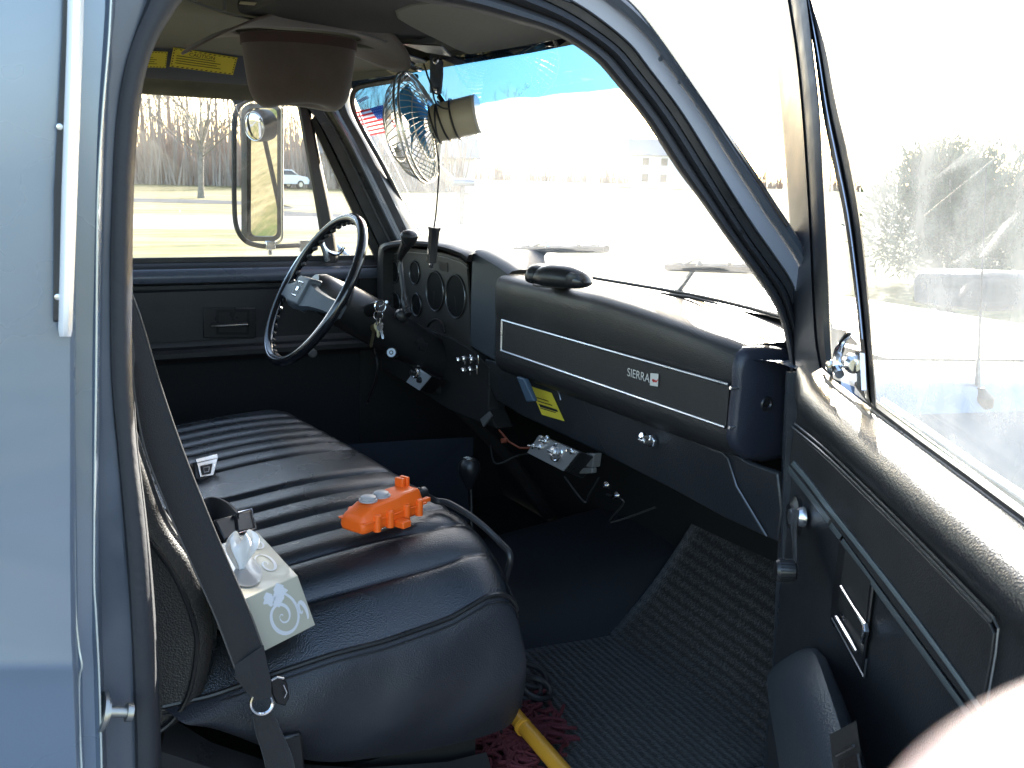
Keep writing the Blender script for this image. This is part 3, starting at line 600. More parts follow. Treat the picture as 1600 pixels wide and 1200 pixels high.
# upper frame of the door
mb=MB(); mb.loft([[P(u,v,'y',y) for (u,v,y) in r] for r in ([(120,124,.80),(120,135,.81),(120,143,.84),(120,118,.86)],[(215,110,.80),(215,128,.81),(215,137,.84),(215,118,.86)],[(300,120,.80),(300,134,.81),(300,143,.84),(300,126,.86)],[(400,132,.80),(400,142,.81),(400,150,.84),(400,140,.86)],[(470,140,.80),(470,154,.81),(470,162,.84),(470,148,.86)],[(520,150,.80),(510,168,.81),(500,180,.84),(520,160,.86)])]); obj('window_frame',mb,rubber,ddoor)
# division bar of the vent window
band_y('vent_bar',[(461,150),(468,185),(478,240),(494,330),(506,410)],[(482,150),(489,190),(500,245),(519,335),(530,410)],[(0,.86),(.03,.825),(.2,.815),(.8,.815),(.97,.825),(1,.86)],rubber,ddoor)
band_y('vent_frame',[(484,190),(500,225),(525,280),(556,345),(588,410)],[(492,180),(512,218),(540,275),(572,340),(602,405)],[(0,.85),(.1,.825),(.9,.815),(1,.83)],rubber,ddoor)
mb=MB(); mb.tube([P(u,v,'y',.80) for u,v in spl([(500,378),(506,385),(513,393),(524,397),(533,393),(537,386)],4)],[.006]*21,8); mb.tube([P(u,v,'y',.795) for u,v in spl([(499,372),(503,380),(510,400),(512,408)],3)],.008,8); obj('vent_latch',mb,chrome,ddoor)
# handle pocket
mb=MB(); c=[P(318,481,'y',.800),P(400,481,'y',.800),P(400,528,'y',.800),P(318,528,'y',.800)]; mb.plate(c,(0,.006,0)); hp=obj('handle_plate',mb,hardp,ddoor,bevel=.002)
mb=MB(); o_=[P(338,484,'y',.7995),P(390,484,'y',.7995),P(389,523,'y',.7995),P(338,523,'y',.7995)]; i_=[P(342,488,'y',.7995),P(386,488,'y',.7995),P(385,519,'y',.7995),P(342,519,'y',.7995)]
mb.add(o_+i_,[(0,1,5,4),(1,2,6,5),(2,3,7,6),(3,0,4,7)]); mb.add(i_+[np.array(p)+np.array((0,.004,0)) for p in i_],[(4,5,6,7)]); obj('pocket',mb,under,hp,smooth=False)
mb=MB(); mb.loft([[P(330,v,'y',y) for v,y in((505,.795),(510,.788),(512,.795))],[P(350,v,'y',y) for v,y in((505,.790),(509,.78),(512,.79))],[P(386,v,'y',y) for v,y in((503,.790),(508,.78),(510,.79))]]); mb.tube([P(330,510,'y',.782),P(350,509,'y',.779),P(387,507,'y',.779)],.0032,8); obj('door_lever',mb,chrome,hp)
mb=MB(); c=P(487,551,'y',.76); mb.lathe(c,(0,-1,0),[(-.03,.008),(0,.009),(.003,.013),(.012,.013),(.015,.009)],16); obj('window_crank_knob',mb,mat('crank_grey',(.10,.10,.10),.4),ddoor)
mb=MB(); mb.box((-.45,.80,.39),(.9,.004,.003)); obj('seam',mb,hardp,ddoor)
# inner panel below: dark kick panel
mb=MB(); mb.box((.27,.80,.25),(.62,.02,.80)); obj('kick_panel',mb,under,T)
# ---- tow mirror outside the driver glass
mr=thing('tow_mirror',(-.1,.9,.68),'tall black framed tow mirror with a round convex mirror, outside the driver window','side mirror')
YM=1.05
loop=[P(u,v,'y',YM) for u,v in spl([(432,385),(405,384),(382,375),(369,352),(366,310),(366,250),(366,195),(372,168),(388,156),(412,152),(440,153)],5)]
mb=MB(); mb.tube(loop,.0075,8); mb.tube([P(u,v,'y',YM-.0) for u,v in ((432,385),(455,384),(475,383))]+[P(520,380,'y',.93)],.007,8); obj('bracket_tube',mb,rubber,mr)
mb=MB(); mb.tube([P(520,380,'y',.93),(-.03,.86,.655)],.010,8); mb.box(P(475,384,'y',1.0),(.03,.02,.035)); obj('mount_arm',mb,chrome,mr)
mn=np.array((-.88,-.45,-.13)); mn/=np.linalg.norm(mn); mc=np.array(P(408,262,'y',YM)); md_=mn@mc
def PM(u,v,o=0): return P(u,v,mn,md_+o)
def rrect(u0,v0,u1,v1,r,n=5):
    out=[]
    for cx,cy,a0 in ((u1-r,v0+r,-90),(u1-r,v1-r,0),(u0+r,v1-r,90),(u0+r,v0+r,180)):
        for k in range(n+1):
            a=R(a0+90*k/n); out.append((cx+r*math.cos(a),cy+r*math.sin(a)))
    return out
mb=MB(); O=rrect(377,162,440,377,15); I=rrect(386,169,433,370,9)
mb.loft([[PM(u,v,-.012) for u,v in O],[PM(u,v,.004) for u,v in O],[PM(u,v,.008) for u,v in I],[PM(u,v,-.004) for u,v in I]],True); mb.add([PM(u,v,-.02) for u,v in O],[tuple(range(len(O)))]); obj('mirror_case',mb,rubber,mr,auto=60)
mb=MB(); mb.tube([PM(u,v,.002) for u,v in spl([(441,168),(441,200),(441,330),(441,368),(436,378),(425,381)],4)],.004,6); obj('case_trim',mb,satin,mr)
mb=MB(); mb.add([PM(u,v,.0) for u,v in I],[tuple(range(len(I)))]); obj('mirror_glass',mb,mirror_m,mr,smooth=False)
mb=MB(); cc=np.array(PM(408,196,.0)); cc2=np.array(mn)
mb.lathe(cc,mn,[(0,.046),(.012,.046),(.026,.044),(.028,.042)],28); cm=obj('convex_mirror',mb,rubber,mr)
mb=MB(); mb.lathe(cc+cc2*.026,mn,[(0,.0405),(.002,.038),(.0045,.030),(.0065,.018),(.0072,.0)],28,caps=False); obj('convex_glass',mb,mirror_m,cm)
mb=MB(); mb.torus(cc+cc2*.0275,mn,.041,.0014,32,6); obj('convex_rim',mb,chrome,cm)
mb=MB(); c=P(422,383,'y',YM-.005); mb.box(c,(.03,.02,.026)); mb.lathe((c[0],c[1],c[2]-.03),(0,0,1),[(0,.008),(.03,.008)],8); obj('clamp',mb,chrome,mr,bevel=.003)

# ---- dashboard
dash=thing('x',(0,0,0),'x','x'); bpy.data.objects.remove(dash)
# profile in x,z of the passenger pad; x toward the front
pad=[(.24,.700),(.16,.702),(.08,.703),(.035,.703),(.012,.700),(.002,.693),(-.003,.682),(-.004,.665),(-.002,.612),(.0,.606),(.0,.531),(-.002,.520),(-.001,.505),(.004,.492),(.014,.480),(.026,.474),(.045,.472)]
def drop(y): return 0 if y>-.35 else -.030*min(1,((-.35-y)/.40))**1.4
rows=[]
for y in list(np.linspace(.03,-.70,20))+[-.735,-.758,-.770,-.774]:
    e=max(0,(-.735-y)); rows.append([(x+(0.0 if x>.2 else e*e*4),y,z+(drop(y) if z>.65 else drop(y)*.0)-(e*.12 if z>.6 else -e*.1)) for x,z in pad])
mb=MB(); mb.loft(rows); mb.f.append(tuple(len(rows)*len(pad)-1-k for k in range(len(pad)))[::-1]); mb.m.append(0)
# left shoulder that closes the pad towards the centre section
rs=[(.03,y) for y in (0,)]; rows2=[[(x+ (0 if x>.2 else .0),.03,z) for x,z in pad],[(x+(0 if x>.2 else .006),.045,z-(.002 if z>.6 else -.002)) for x,z in pad],[(max(x,.03)+.0,.052,z-(.008 if z>.6 else -.006)) for x,z in pad]]
mb.loft(rows2); dash=obj('dashboard',mb,dashv,T)
# end cap facing the open door: rounded padded block with a screw
ECp=[(1146,600),(1146,575),(1152,553),(1163,543),(1195,540),(1226,543),(1240,560),(1244,620),(1243,700),(1228,715),(1190,722),(1160,716),(1143,700),(1136,683),(1139,670),(1141,640)]
mb=MB(); ring=[P(u,v,'y',-.782) for u,v in ECp]; cen=np.mean(np.array(ring),axis=0)
ring=[(max(p[0],-.010),p[1],p[2]) for p in ring]
mb.loft([[(p[0],p[1]+(.05 if p[0]>.04 else .004),p[2]) for p in ring],ring,[tuple(np.array(lerp(p,cen,.06))+np.array((0,-.010,0))) for p in ring],[tuple(np.array(lerp(p,cen,.14))+np.array((0,-.014,0))) for p in ring],[tuple(np.array(lerp(p,cen,.98))+np.array((0,-.015,0))) for p in ring]],True)
ec=obj('dash_end_cap',mb,mat('end_cap_vinyl',(.022,.025,.038),.42,bump=[(450,.3,'v')]),dash,auto=60)
mb=MB(); mb.torus(P(1198,631,'y',-.797),(0,1,0),.010,.003,20,6); mb.lathe(P(1198,631,'y',-.797),(0,-1,0),[(-.004,.006),(.0,.006),(.001,.003)],12); obj('screw',mb,hardp,ec)
# trim insert and satin moulding (a long U that wraps the end)
ZL,ZU=.533,.603; y0,y1=-.008,-.772
mb=MB(); mb.plate([(-.0045,y0,ZL),(-.0045,y1,ZL-.002),(-.0045,y1,ZU),(-.0045,y0,ZU)],(-.0015,0,0)); tp=obj('trim_insert',mb,panelb,dash,smooth=False)
mb=MB(); th=.0028
for (a,b) in (((y0,ZU),(y1,ZU)),((y0,ZL),(y1,ZL-.002)),((y0,ZU),(y0,ZL))):
    mb.tube([(-.0075,a[0],a[1]),(-.0075,b[0],b[1])],th,8)
obj('trim_moulding',mb,satin,dash)
mb=MB(); mb.tube([P(u,v,'y',-.790) for u,v in ((1141,606),(1157,607),(1155,640),(1151,667),(1139,668))],.0032,6); obj('trim_end_moulding',mb,satin,dash)
# badge
bo=np.array(P(980,588,'x',-.008)); text('badge_lettering','SIERRA',P(980,587,'x',-.0085),(0,-1,0),(0,0,1),.0225,white_p,dash,label='SIERRA badge lettering')
mb=MB(); mb.plate([P(1017,583,'x',-.0085),P(1029,584,'x',-.0085),P(1028,604,'x',-.0085),P(1016,602,'x',-.0085)],(-.001,0,0)); bp_=obj('badge_plate',mb,white_p,dash,smooth=False)
mb=MB(); 
for k in range(3):
    mb.add([P(1018.5+k*.8,593+k*1.0,'x',-.0105),P(1021+k*2.4,592+k*1.1,'x',-.0105),P(1022+k*2,594+k*1.1,'x',-.0105),P(1019+k*.8,595.5+k*1.0,'x',-.0105)],[(0,1,2,3)])
mb.add([P(1024,596.5,'x',-.0105),P(1028,592.5,'x',-.0105),P(1028.3,594,'x',-.0105),P(1025,598,'x',-.0105)],[(0,1,2,3)]); obj('badge_mark',mb,mat('badge_red',(.6,.03,.03),.5),bp_,smooth=False)
# lower dash panel and glovebox door
LPx=.012
lowp=[(812,575),(905,600),(1000,640),(1136,700),(1170,722),(1215,738),(1222,800),(1215,848),(1150,818),(1060,768),(980,728),(900,690),(862,672),(815,650),(775,625),(760,590),(757,560)]
mb=MB(); mb.plate([P(u,v,'x',LPx+.020) for u,v in lowp],(.012,0,0)); lowm=mat('lower_dash_plastic',(.014,.016,.019),.42,roughvar=(6,.32,.5),bump=[(300,.3,'v')]); lp=obj('lower_dash_panel',mb,lowm,dash,bevel=.004)
gb=[(905,614),(1000,652),(1110,701),(1128,708),(1137,716),(1150,760),(1196,838),(1130,808),(1052,765),(985,731),(948,712)]
mb=MB(); mb.plate([P(u,v,'x',LPx+.016) for u,v in gb],(.006,0,0)); gl=obj('glovebox_door',mb,lowm,dash,bevel=.002)
mb=MB(); mb.tube([P(u,v,'x',LPx+.0155) for u,v in ((906,613),(1000,651),(1110,700),(1128,707),(1137,716),(1151,760),(1198,838))],.0014,6); obj('door_edge',mb,alu,gl)
c=np.array(P(1018,689,'x',LPx+.010)); mb=MB(); mb.lathe(c,(-1,0,0),[(-.004,.0135),(.003,.0135),(.005,.011)],6); mb.box(c+np.array((-.014,0,.002)),(.022,.020,.006)); mb.lathe(c+np.array((-.01,0,.006)),(-1,0,.5),[(0,.006),(.012,.008),(.018,.006)],12); obj('glovebox_lock',mb,chrome,gl,bevel=.001)
sticker('warning_sticker',[P(828,603,'x',LPx+.018),P(862,614,'x',LPx+.018),P(882,658,'x',LPx+.018),P(847,648,'x',LPx+.018)],(-1,0,0),lp,None,lines=4,border=False,label='yellow warning sticker left of the glovebox')
mb=MB(); mb.add([P(842,631,'x',LPx+.0155),P(870,640,'x',LPx+.0155),P(872,644,'x',LPx+.0155),P(844,636,'x',LPx+.0155)],[(0,1,2,3)]); obj('sticker_bar',mb,blackink,lp,smooth=False)
mb=MB(); mb.plate([P(806,588,'x',-.01),P(819,592,'x',-.01),P(834,627,'x',-.01),P(822,628,'x',-.01)],(.012,0,0)); obj('blue_clip',mb,blue_p,lp,bevel=.003,label='dull blue plastic clip beside the yellow warning sticker')
mb=MB(); mb.tube([P(u,v,'x',.016) for u,v in spl([(836,597),(862,603),(872,612),(876,625)],4)],.0016,6); obj('panel_edge',mb,alu,lp)
# centre section between the instruments and the pad
CX=.022
mb=MB(); top=[P(u,v,'x',CX) for u,v in ((730,397),(745,399),(765,404),(790,412))]; 
rows=[]
for y,zt,zb in ((.200,.746,.50),(.165,.743,.495),(.12,.735,.49),(.07,.725,.485),(.02,.712,.48)):
    rows.append([(.24,y,zt-.005),(.10,y,zt),(CX+.03,y,zt+.002),(CX+.008,y,zt-.002),(CX,y,zt-.010),(CX-.002,y,(zt+zb)/2),(CX,y,zb+.01),(CX+.012,y,zb),(CX+.05,y,zb-.004)])
mb.loft(rows); obj('centre_section',mb,dashs,dash)
mb=MB(); mb.hexa([(.06,.16,.66),(.26,.16,.66),(.26,.84,.66),(.06,.84,.66)],[(.06,.16,.722),(.255,.16,.692),(.255,.84,.690),(.06,.76,.712)]); obj('dash_top_panel',mb,dashv,dash,bevel=.004)
# instrument hood and bezel
clus=MB()
hood_out=[(598,540),(591,500),(589,440),(591,395),(596,382),(612,378),(640,376),(672,378),(700,384),(722,392),(733,398)]
hood_in=[(606,540),(600,500),(598,440),(599,398),(602,390),(614,386),(640,384),(670,386),(698,392),(718,399),(728,408)]
a=spl(hood_out,3); b=spl(hood_in,3)
rows=[[tuple(np.array(P(*p,'x',.005))+np.array((.20,0,-.03))) for p in a],[tuple(np.array(P(*p,'x',.005))+np.array((.10,0,.004))) for p in a],[tuple(np.array(P(*p,'x',.005))+np.array((.02,0,.004))) for p in a],[P(*p,'x',.002) for p in a],[P(p[0]*.5+q[0]*.5,p[1]*.5+q[1]*.5,'x',-.004) for p,q in zip(a,b)],[P(*q,'x',.0) for q in b],[tuple(np.array(P(*q,'x',.0))+np.array((.045,0,-.002))) for q in b]]
clus.loft(rows); hood_=obj('instrument_hood',clus,dashv,dash)
BX=.035
mb=MB(); bz=[(602,394),(614,389),(640,388),(670,391),(698,397),(718,404),(729,413),(733,470),(736,545),(690,520),(640,505),(596,500)]
mb.plate([P(u,v,'x',BX) for u,v in bz],(.006,0,0)); bez=obj('instrument_bezel',mb,bezel,dash,smooth=False)
mb=MB(); mb.tube([P(u,v,'x',BX-.001) for u,v in ((602,398),(640,394),(672,397),(700,403),(722,411),(731,419))],.0016,6); obj('bezel_bead',mb,alu,bez)
greyn=mat('needle_grey',(.06,.055,.05),.5); gface=mat('gauge_face_black',(.003,.003,.003),.6,spec=.15)
def gauge(u,v,r,label=None):
    c=np.array(P(u,v,'x',BX-.002)); mb=MB(); mb.torus(c,(1,0,0),r,.0028,36,6); g=obj('gauge',mb,hardp,bez,label=label)
    mb=MB(); mb.lathe(c+np.array((.001,0,0)),(-1,0,0),[(0,r),(.0012,r)],32); obj('gauge_face',mb,gface,g)
    mb=MB(); mb.torus(c-np.array((.002,0,0)),(1,0,0),r,.0009,36,4); obj('gauge_ring',mb,alu,g)
    mb=MB(); a_=random.uniform(-1,1); mb.add([c+np.array((-.003,-.001,0)),c+np.array((-.003,.001,0)),c+np.array((-.003,math.sin(a_)*r*.8,-math.cos(a_)*r*.8))],[(0,1,2)]); obj('needle',mb,greyn,g,smooth=False)
gauge(617,425,.030);gauge(648,426,.031);gauge(619,474,.030);gauge(651,476,.031);gauge(680,455,.052);gauge(712,463,.055)
mb=MB(); mb.plate([P(686,408,'x',BX-.002),P(699,411,'x',BX-.002),P(699,425,'x',BX-.002),P(687,422,'x',BX-.002)],(.002,0,0)); obj('indicator_window',mb,hardp,bez,smooth=False)
# lower instrument housing dropping away under the cluster
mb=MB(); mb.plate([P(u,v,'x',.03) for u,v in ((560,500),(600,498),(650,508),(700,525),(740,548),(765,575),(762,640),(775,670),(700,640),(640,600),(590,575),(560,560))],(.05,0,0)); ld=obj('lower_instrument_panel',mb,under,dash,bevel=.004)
mb=MB(); mb.tube([P(u,v,'x',.01) for u,v in spl([(668,510),(674,502),(684,500),(692,508),(695,520)],4)],.004,6); obj('cable_loop',mb,hardp,ld)
# dash top seam by the windshield; tapered dark tube stands for a shadow there
mb=MB(); mb.tube([P(u,v,'z',.703) for u,v in spl([(905,431),(960,440),(1060,457),(1150,476),(1226,497)],4)],.004,6); mb.tube([P(u,v,'z',.702) for u,v in ((1012,455),(1080,465),(1140,479))],[.001,.004,.001],6); obj('glass_seal_and_shadow',mb,rubber,ws)
# firewall, toe board and everything dark under the dash
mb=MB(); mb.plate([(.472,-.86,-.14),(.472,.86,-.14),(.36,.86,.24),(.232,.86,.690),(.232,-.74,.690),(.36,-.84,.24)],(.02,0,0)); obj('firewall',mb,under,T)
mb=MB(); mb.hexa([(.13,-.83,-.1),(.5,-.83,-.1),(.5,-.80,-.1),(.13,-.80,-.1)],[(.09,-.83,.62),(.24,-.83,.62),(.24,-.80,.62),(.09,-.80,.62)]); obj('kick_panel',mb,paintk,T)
# ---- small controls
def knobset(u,v,x,r=.009,h=.018): 
    mb=MB(); c=P(u,v,'x',x); mb.lathe(c,(-1,0,0),[(0,r*.5),(h*.4,r*.5),(h*.45,r),(h*.8,r),(h,r*.8)],10); return mb
for (u,v) in ((724,562),(733,560),(745,561),(732,578),(743,577)):
    m_=knobset(u,v,.0,.0075,.020); kb_=obj('heater_lever_knob',m_,chrome,dash,bevel=.001); m_=MB(); m_.box(np.array(P(u+2,v+1,'x',-.012)),(.004,.006,.022)); obj('lever_tab',m_,chrome,kb_,bevel=.001)
# round gauge on the column side
mb=MB(); c=np.array(P(612,551,'x',-.12)); ax=(-.6,-.75,.25); mb.lathe(c,ax,[(-.02,.014),(0,.0145),(.002,.0125)],24); rg=obj('round_gauge',mb,hardp,dash); mb=MB(); mb.lathe(c+np.array(ax)*.0035,ax,[(0,.0115),(.0004,.0115)],24); gf=obj('gauge_face',mb,mat('pale_blue_face',(.55,.62,.70),.4),rg)
mb=MB(); mb.torus(c+np.array(ax)*.0045,ax,.0045,.0012,16,4); obj('gauge_mark',mb,hardp,rg)
# brake controller box
bc=thing('brake_controller',P(655,600,'x',-.02),'small silver faced trailer brake controller with a black knob under the instruments','brake controller')
q=[P(635,597,'x',-.03),P(653,572,'x',-.03),P(676,588,'x',-.03),P(657,611,'x',-.03)]; qn=np.array((-.8,-.5,.3))
mb=MB(); mb.plate(q,(.05,.03,-.02)); obj('case',mb,hardp,bc,bevel=.002)
mb=MB(); mb.plate([np.array(lerp(p,np.mean(np.array(q),axis=0),.06))+np.array((-.001,0,0)) for p in q],(-.002,0,0)); obj('face_plate',mb,mat('silver_face',(.6,.63,.68),.3,.5),bc,smooth=False)
c=np.array(P(648,582,'x',-.042)); mb=MB(); mb.torus(c,(-1,-.2,.1),.0135,.0032,24,6); obj('dial_ring',mb,chrome,bc)
mb=MB(); mb.lathe(c,(-1,-.2,.1),[(0,.009),(.012,.008),(.013,.006)],12); mb.lathe(np.array(P(657,594,'x',-.034)),(-1,-.2,.1),[(0,.008),(.009,.007)],8); obj('knob',mb,hardp,bc)
# switch panel with chrome knobs
sp=thing('control_panel',P(868,708,'x',-.03),'chrome faced plow control panel with a big round knob under the dash','control panel')
q=[P(843,679,'x',-.05),P(908,706,'x',-.05),P(883,737,'x',-.05),P(824,707,'x',-.05)]
mb=MB(); mb.plate(q,(.045,0,-.02)); obj('case',mb,hardp,sp,bevel=.002)
ctr=np.mean(np.array(q),axis=0); mb=MB(); mb.plate([np.array(lerp(p,ctr,.04))+np.array((-.001,0,0)) for p in q],(-.002,0,0)); obj('face_plate',mb,mat('dull_chrome',(.34,.34,.35),.3,.5,bump=[(25,.2,'n')]),sp,smooth=False)
c=np.array(P(870,707,'x',-.055)); mb=MB(); mb.torus(c,(-1,-.1,.3),.017,.003,28,6); obj('dial_ring',mb,chrome,sp); mb=MB(); mb.lathe(c,(-1,-.1,.3),[(0,.011),(.012,.011),(.014,.009)],16); mb.box(c+np.array((-.014,0,.004)),(.010,.016,.006)); obj('dial_knob',mb,satin,sp,bevel=.001)
for (u,v) in ((853,690),(845,699),(835,698),(856,685),(895,706)):
    mb=MB(); mb.lathe(P(u,v,'x',-.054),(-1,-.1,.3),[(0,.0055),(.004,.0055),(.005,.0025),(.016,.003),(.018,.002)],10); obj('toggle_switch',mb,chrome,sp)
mb=MB(); mb.lathe(P(790,688,'x',-.02),(-1,0,0),[(0,.006),(.01,.006)],8); mb.tube([P(u,v,'x',-.015) for u,v in ((780,672),(795,690),(812,700),(828,700))],.0024,6); obj('wiring',mb,mat('orange_wire',(.16,.035,.015),.6),dash)
mb=MB(); mb.plate([P(907,709,'x',-.02),P(928,709,'x',-.02),P(925,731,'x',-.02),P(907,728,'x',-.02)],(.02,0,0)); mb.plate([P(904,731,'x',-.022),P(925,731,'x',-.022),P(925,740,'x',-.022),P(905,741,'x',-.022)],(.012,0,0)); obj('wire_connector',mb,mat('grey_connector',(.09,.09,.085),.5),dash,bevel=.002)
for (u,v) in ((949,758),(965,774)):
    mb=MB(); mb.lathe(P(u,v,'x',-.0),(-1,-.3,0),[(0,.008),(.004,.008),(.005,.003),(.02,.003)],10); obj('pull_switch',mb,chrome,dash)
mb=MB(); mb.plate([P(750,655,'x',.01),P(764,643,'x',.01),P(768,650,'x',.01),P(755,667,'x',.01)],(.004,0,0)); obj('bracket',mb,mat('grey_bracket',(.10,.10,.10),.5),dash,smooth=False)
mb=MB(); mb.tube([P(u,v,'x',-.02) for u,v in spl([(585,545),(590,570),(585,600),(577,620),(566,646)],4)],.0035,6); obj('hanging_wire',mb,hardp,dash)
mb=MB(); rw=random.Random(2)
for k in range(3):
    u=rw.uniform(680,960);v=660+(u-680)*.42; mb.tube(spl([P(u,v,'x',.05),P(u+rw.uniform(-25,30),v+rw.uniform(10,40),'x',.02),P(u+rw.uniform(0,70),v+rw.uniform(10,50),'x',.06),P(u+rw.uniform(40,90),v+rw.uniform(0,30),'x',.1)],5),.0022,5)
obj('under_dash_wires',mb,mat('dusty_black_wire',(.02,.02,.02),.5),dash)
# black gadget on the dash top
gd=thing('dash_radar',P(866,446,'z',.703),'glossy black two lobed gadget standing on the dash top by the windshield','dash gadget')
z0=.703
def lobe(c,sx,sy,sz,yaw,taper=.25,n=20,m=12):
    rows=[]
    for j in range(m+1):
        ph=-math.pi/2+math.pi*j/m; row=[]
        for i in range(n):
            th=2*math.pi*i/n; sgn=lambda v,e:math.copysign(abs(v)**e,v)
            x=sgn(math.cos(ph),.7)*sgn(math.cos(th),.75); y=sgn(math.cos(ph),.7)*sgn(math.sin(th),.75); z=sgn(math.sin(ph),.8)
            x*=1-taper*z; y*=1-taper*.4*z
            X=x*sx*math.cos(yaw)-y*sy*math.sin(yaw); Y=x*sx*math.sin(yaw)+y*sy*math.cos(yaw); row.append((c[0]+X,c[1]+Y,c[2]+z*sz))
        rows.append(row)
    mb=MB(); mb.loft(rows,True); return mb
a=P(878,431,'z',z0+.033); b=P(842,428,'z',z0+.032)
obj('main_lobe',lobe(a,.062,.036,.023,R(-62)),hardp,gd); obj('small_lobe',lobe(b,.022,.032,.020,R(-62)),hardp,gd)
mb=MB(); c=P(862,447,'z',z0+.0); mb.lathe(c,(0,0,1),[(0,.040),(.004,.040),(.008,.032),(.018,.026)],24); obj('base',mb,rubber,gd)
mb=MB(); mb.lathe(P(893,434,'z',z0+.033),(-.55,-.83,0),[(0,.012),(.014,.011),(.016,.006)],14); obj('end_button',mb,rubber,gd)

# ---- steering
SWC=np.array((-.31,.404,.637)); tl=R(30); SA=np.array((math.cos(tl),0,-math.sin(tl))); ST=np.array((math.sin(tl),0,math.cos(tl))); SY=np.array((0,1,0))
sw=MB(); n=72; rr=[.0125+ (.0016*math.sin(k*1.9) if (k%2) else -.0004) for k in range(n)]
path=[SWC+ST*math.cos(2*math.pi*k/n)*.200+SY*math.sin(2*math.pi*k/n)*.200 for k in range(n)]
sw.tube(path,.0125,12,closed=True); whl=obj('steering_wheel',sw,mat('glossy_wheel_plastic',(.010,.011,.014),.18,coat=.4),T)
mb=MB() # finger grips on the back of the rim
for k in range(44):
    a=2*math.pi*k/44; c=SWC+ST*math.cos(a)*.193+SY*math.sin(a)*.193+SA*.006; mb.lathe(c-SA*.007,SA,[(0,.004),(.004,.0085),(.011,.0085),(.015,.004)],8)
obj('finger_grips',mb,rubber,whl)
mb=MB(); mb.tube([SWC+ST*math.cos(2*math.pi*k/n)*.1995+SY*math.sin(2*math.pi*k/n)*.1995-SA*.0118 for k in range(n)],.0016,5,closed=True); obj('rim_bead',mb,satin,whl)
mb=MB(); rows=[]
for y,h,off in ((-.196,.020,-.006),(-.15,.020,-.016),(-.09,.026,-.026),(-.05,.036,-.032),(0,.040,-.034),(.05,.036,-.032),(.09,.026,-.026),(.15,.020,-.016),(.196,.020,-.006)):
    c=SWC+SY*y+SA*(off+.022)-ST*.028; rows.append([c+ST*h-SA*.010,c+ST*h*.8-SA*.020,c-ST*h*.8-SA*.020,c-ST*h-SA*.010,c-ST*h*.8+SA*.004,c+ST*h*.8+SA*.004])
mb.loft(rows,True,True); obj('spoke_bar',mb,dashs,whl)
mb=MB(); c=SWC-SA*.036-ST*.022; mb.hexa([c+SY*.052+ST*.045+SA*.03,c-SY*.052+ST*.045+SA*.03,c-SY*.052-ST*.045+SA*.03,c+SY*.052-ST*.045+SA*.03],[c+SY*.044+ST*.036,c-SY*.044+ST*.036,c-SY*.044-ST*.036,c+SY*.044-ST*.036]); hpad=obj('horn_pad',mb,dashs,whl,bevel=.006,seg=3)
mb=MB(); e=.018; cc=c+ST*.002
for i in range(4):
    d1=[(1,1),(1,-1),(-1,-1),(-1,1)][i]; d2=[(1,1),(1,-1),(-1,-1),(-1,1)][(i+1)%4]
    mb.tube([cc-SA*.001+SY*e*d1[0]+ST*e*d1[1],cc-SA*.001+SY*e*d2[0]+ST*e*d2[1]],.0022,6)
mb.box(cc-SA*.0015,(.014,.010,.003),(SY,ST,SA)); obj('horn_emblem',mb,chrome,hpad)
mb=MB(); mb.lathe(SWC+SA*.01,SA,[(-.02,.035),(0,.046),(.055,.052),(.060,.050),(.062,.056),(.12,.058),(.2,.058),(.34,.052),(.46,.045)],28); colm=obj('steering_column',mb,hardp,T)
mb=MB(); mb.tube([(-.19,.375,.575),P(594,477,'x',-.178)],[.018,.014],12); obj('ignition_housing',mb,hardp,colm)
mb=MB(); mb.lathe(SWC+SA*.075,SA,[(0,.0585),(.004,.0585)],28); obj('collar_groove',mb,blackink,colm)
mb=MB(); mb.tube([(-.10,.40,.50),(.25,.40,.15),(.40,.40,-.05)],.022,10); obj('column_shaft',mb,under,colm)
# gear lever rising from the column
sl=MB(); sl.tube([P(u,v,'x',-.14) for u,v in spl([(638,492),(634,480),(632,468),(629,445),(626,420),(625,405),(628,395),(633,385),(637,378)],3)],[.010]*7+[.0062]*8+[.007,.008,.009,.010,.011,.012,.013,.014,.015,.016],10); lev=obj('gear_lever',sl,hardp,T)
c=P(641,372,'x',-.14); mb=MB(); mb.lathe(np.array(c)+np.array((.0,.004,-.018)),(-.12,-.25,1),[(0,.011),(.008,.015),(.018,.020),(.027,.0215),(.033,.018),(.037,.009),(.038,0)],20,caps=False); obj('lever_knob',mb,hardp,lev)
mb=MB(); c=P(628,493,'x',-.13); mb.lathe(c,(-.3,-.9,.1),[(-.03,.016),(0,.017),(.008,.014),(.012,.006)],16); obj('lever_boss',mb,hardp,lev)
# floor shift lever
fs=MB(); fs.tube([(-.075,0,-.0),(-.07,0,.10),(-.076,0,.235)],[.0065,.0055,.005],10); fsl=obj('floor_shift_lever',fs,chrome,T,label='chrome floor shift lever with black knob in front of the seat')
mb=MB(); mb.lathe((-.078,0,.222),(0,0,1),[(-.012,.008),(0,.013),(.016,.020),(.032,.0255),(.048,.0245),(.058,.017),(.062,0)],24,caps=False); obj('shift_knob',mb,hardp,fsl)
mb=MB(); 
for dy in (-.008,0,.008): mb.box((-.083,dy,.2845-abs(dy)*.15),(.014,.0016,.0012))
mb.box((-.083,0,.2846),(.0016,.018,.0012)); obj('shift_pattern',mb,white_p,fsl,smooth=False)
mb=MB(); mb.lathe((-.07,0,-.02),(0,0,1),[(0,.06),(.02,.05),(.04,.03),(.07,.02),(.09,.010)],20); obj('shift_boot',mb,rubber,fsl)

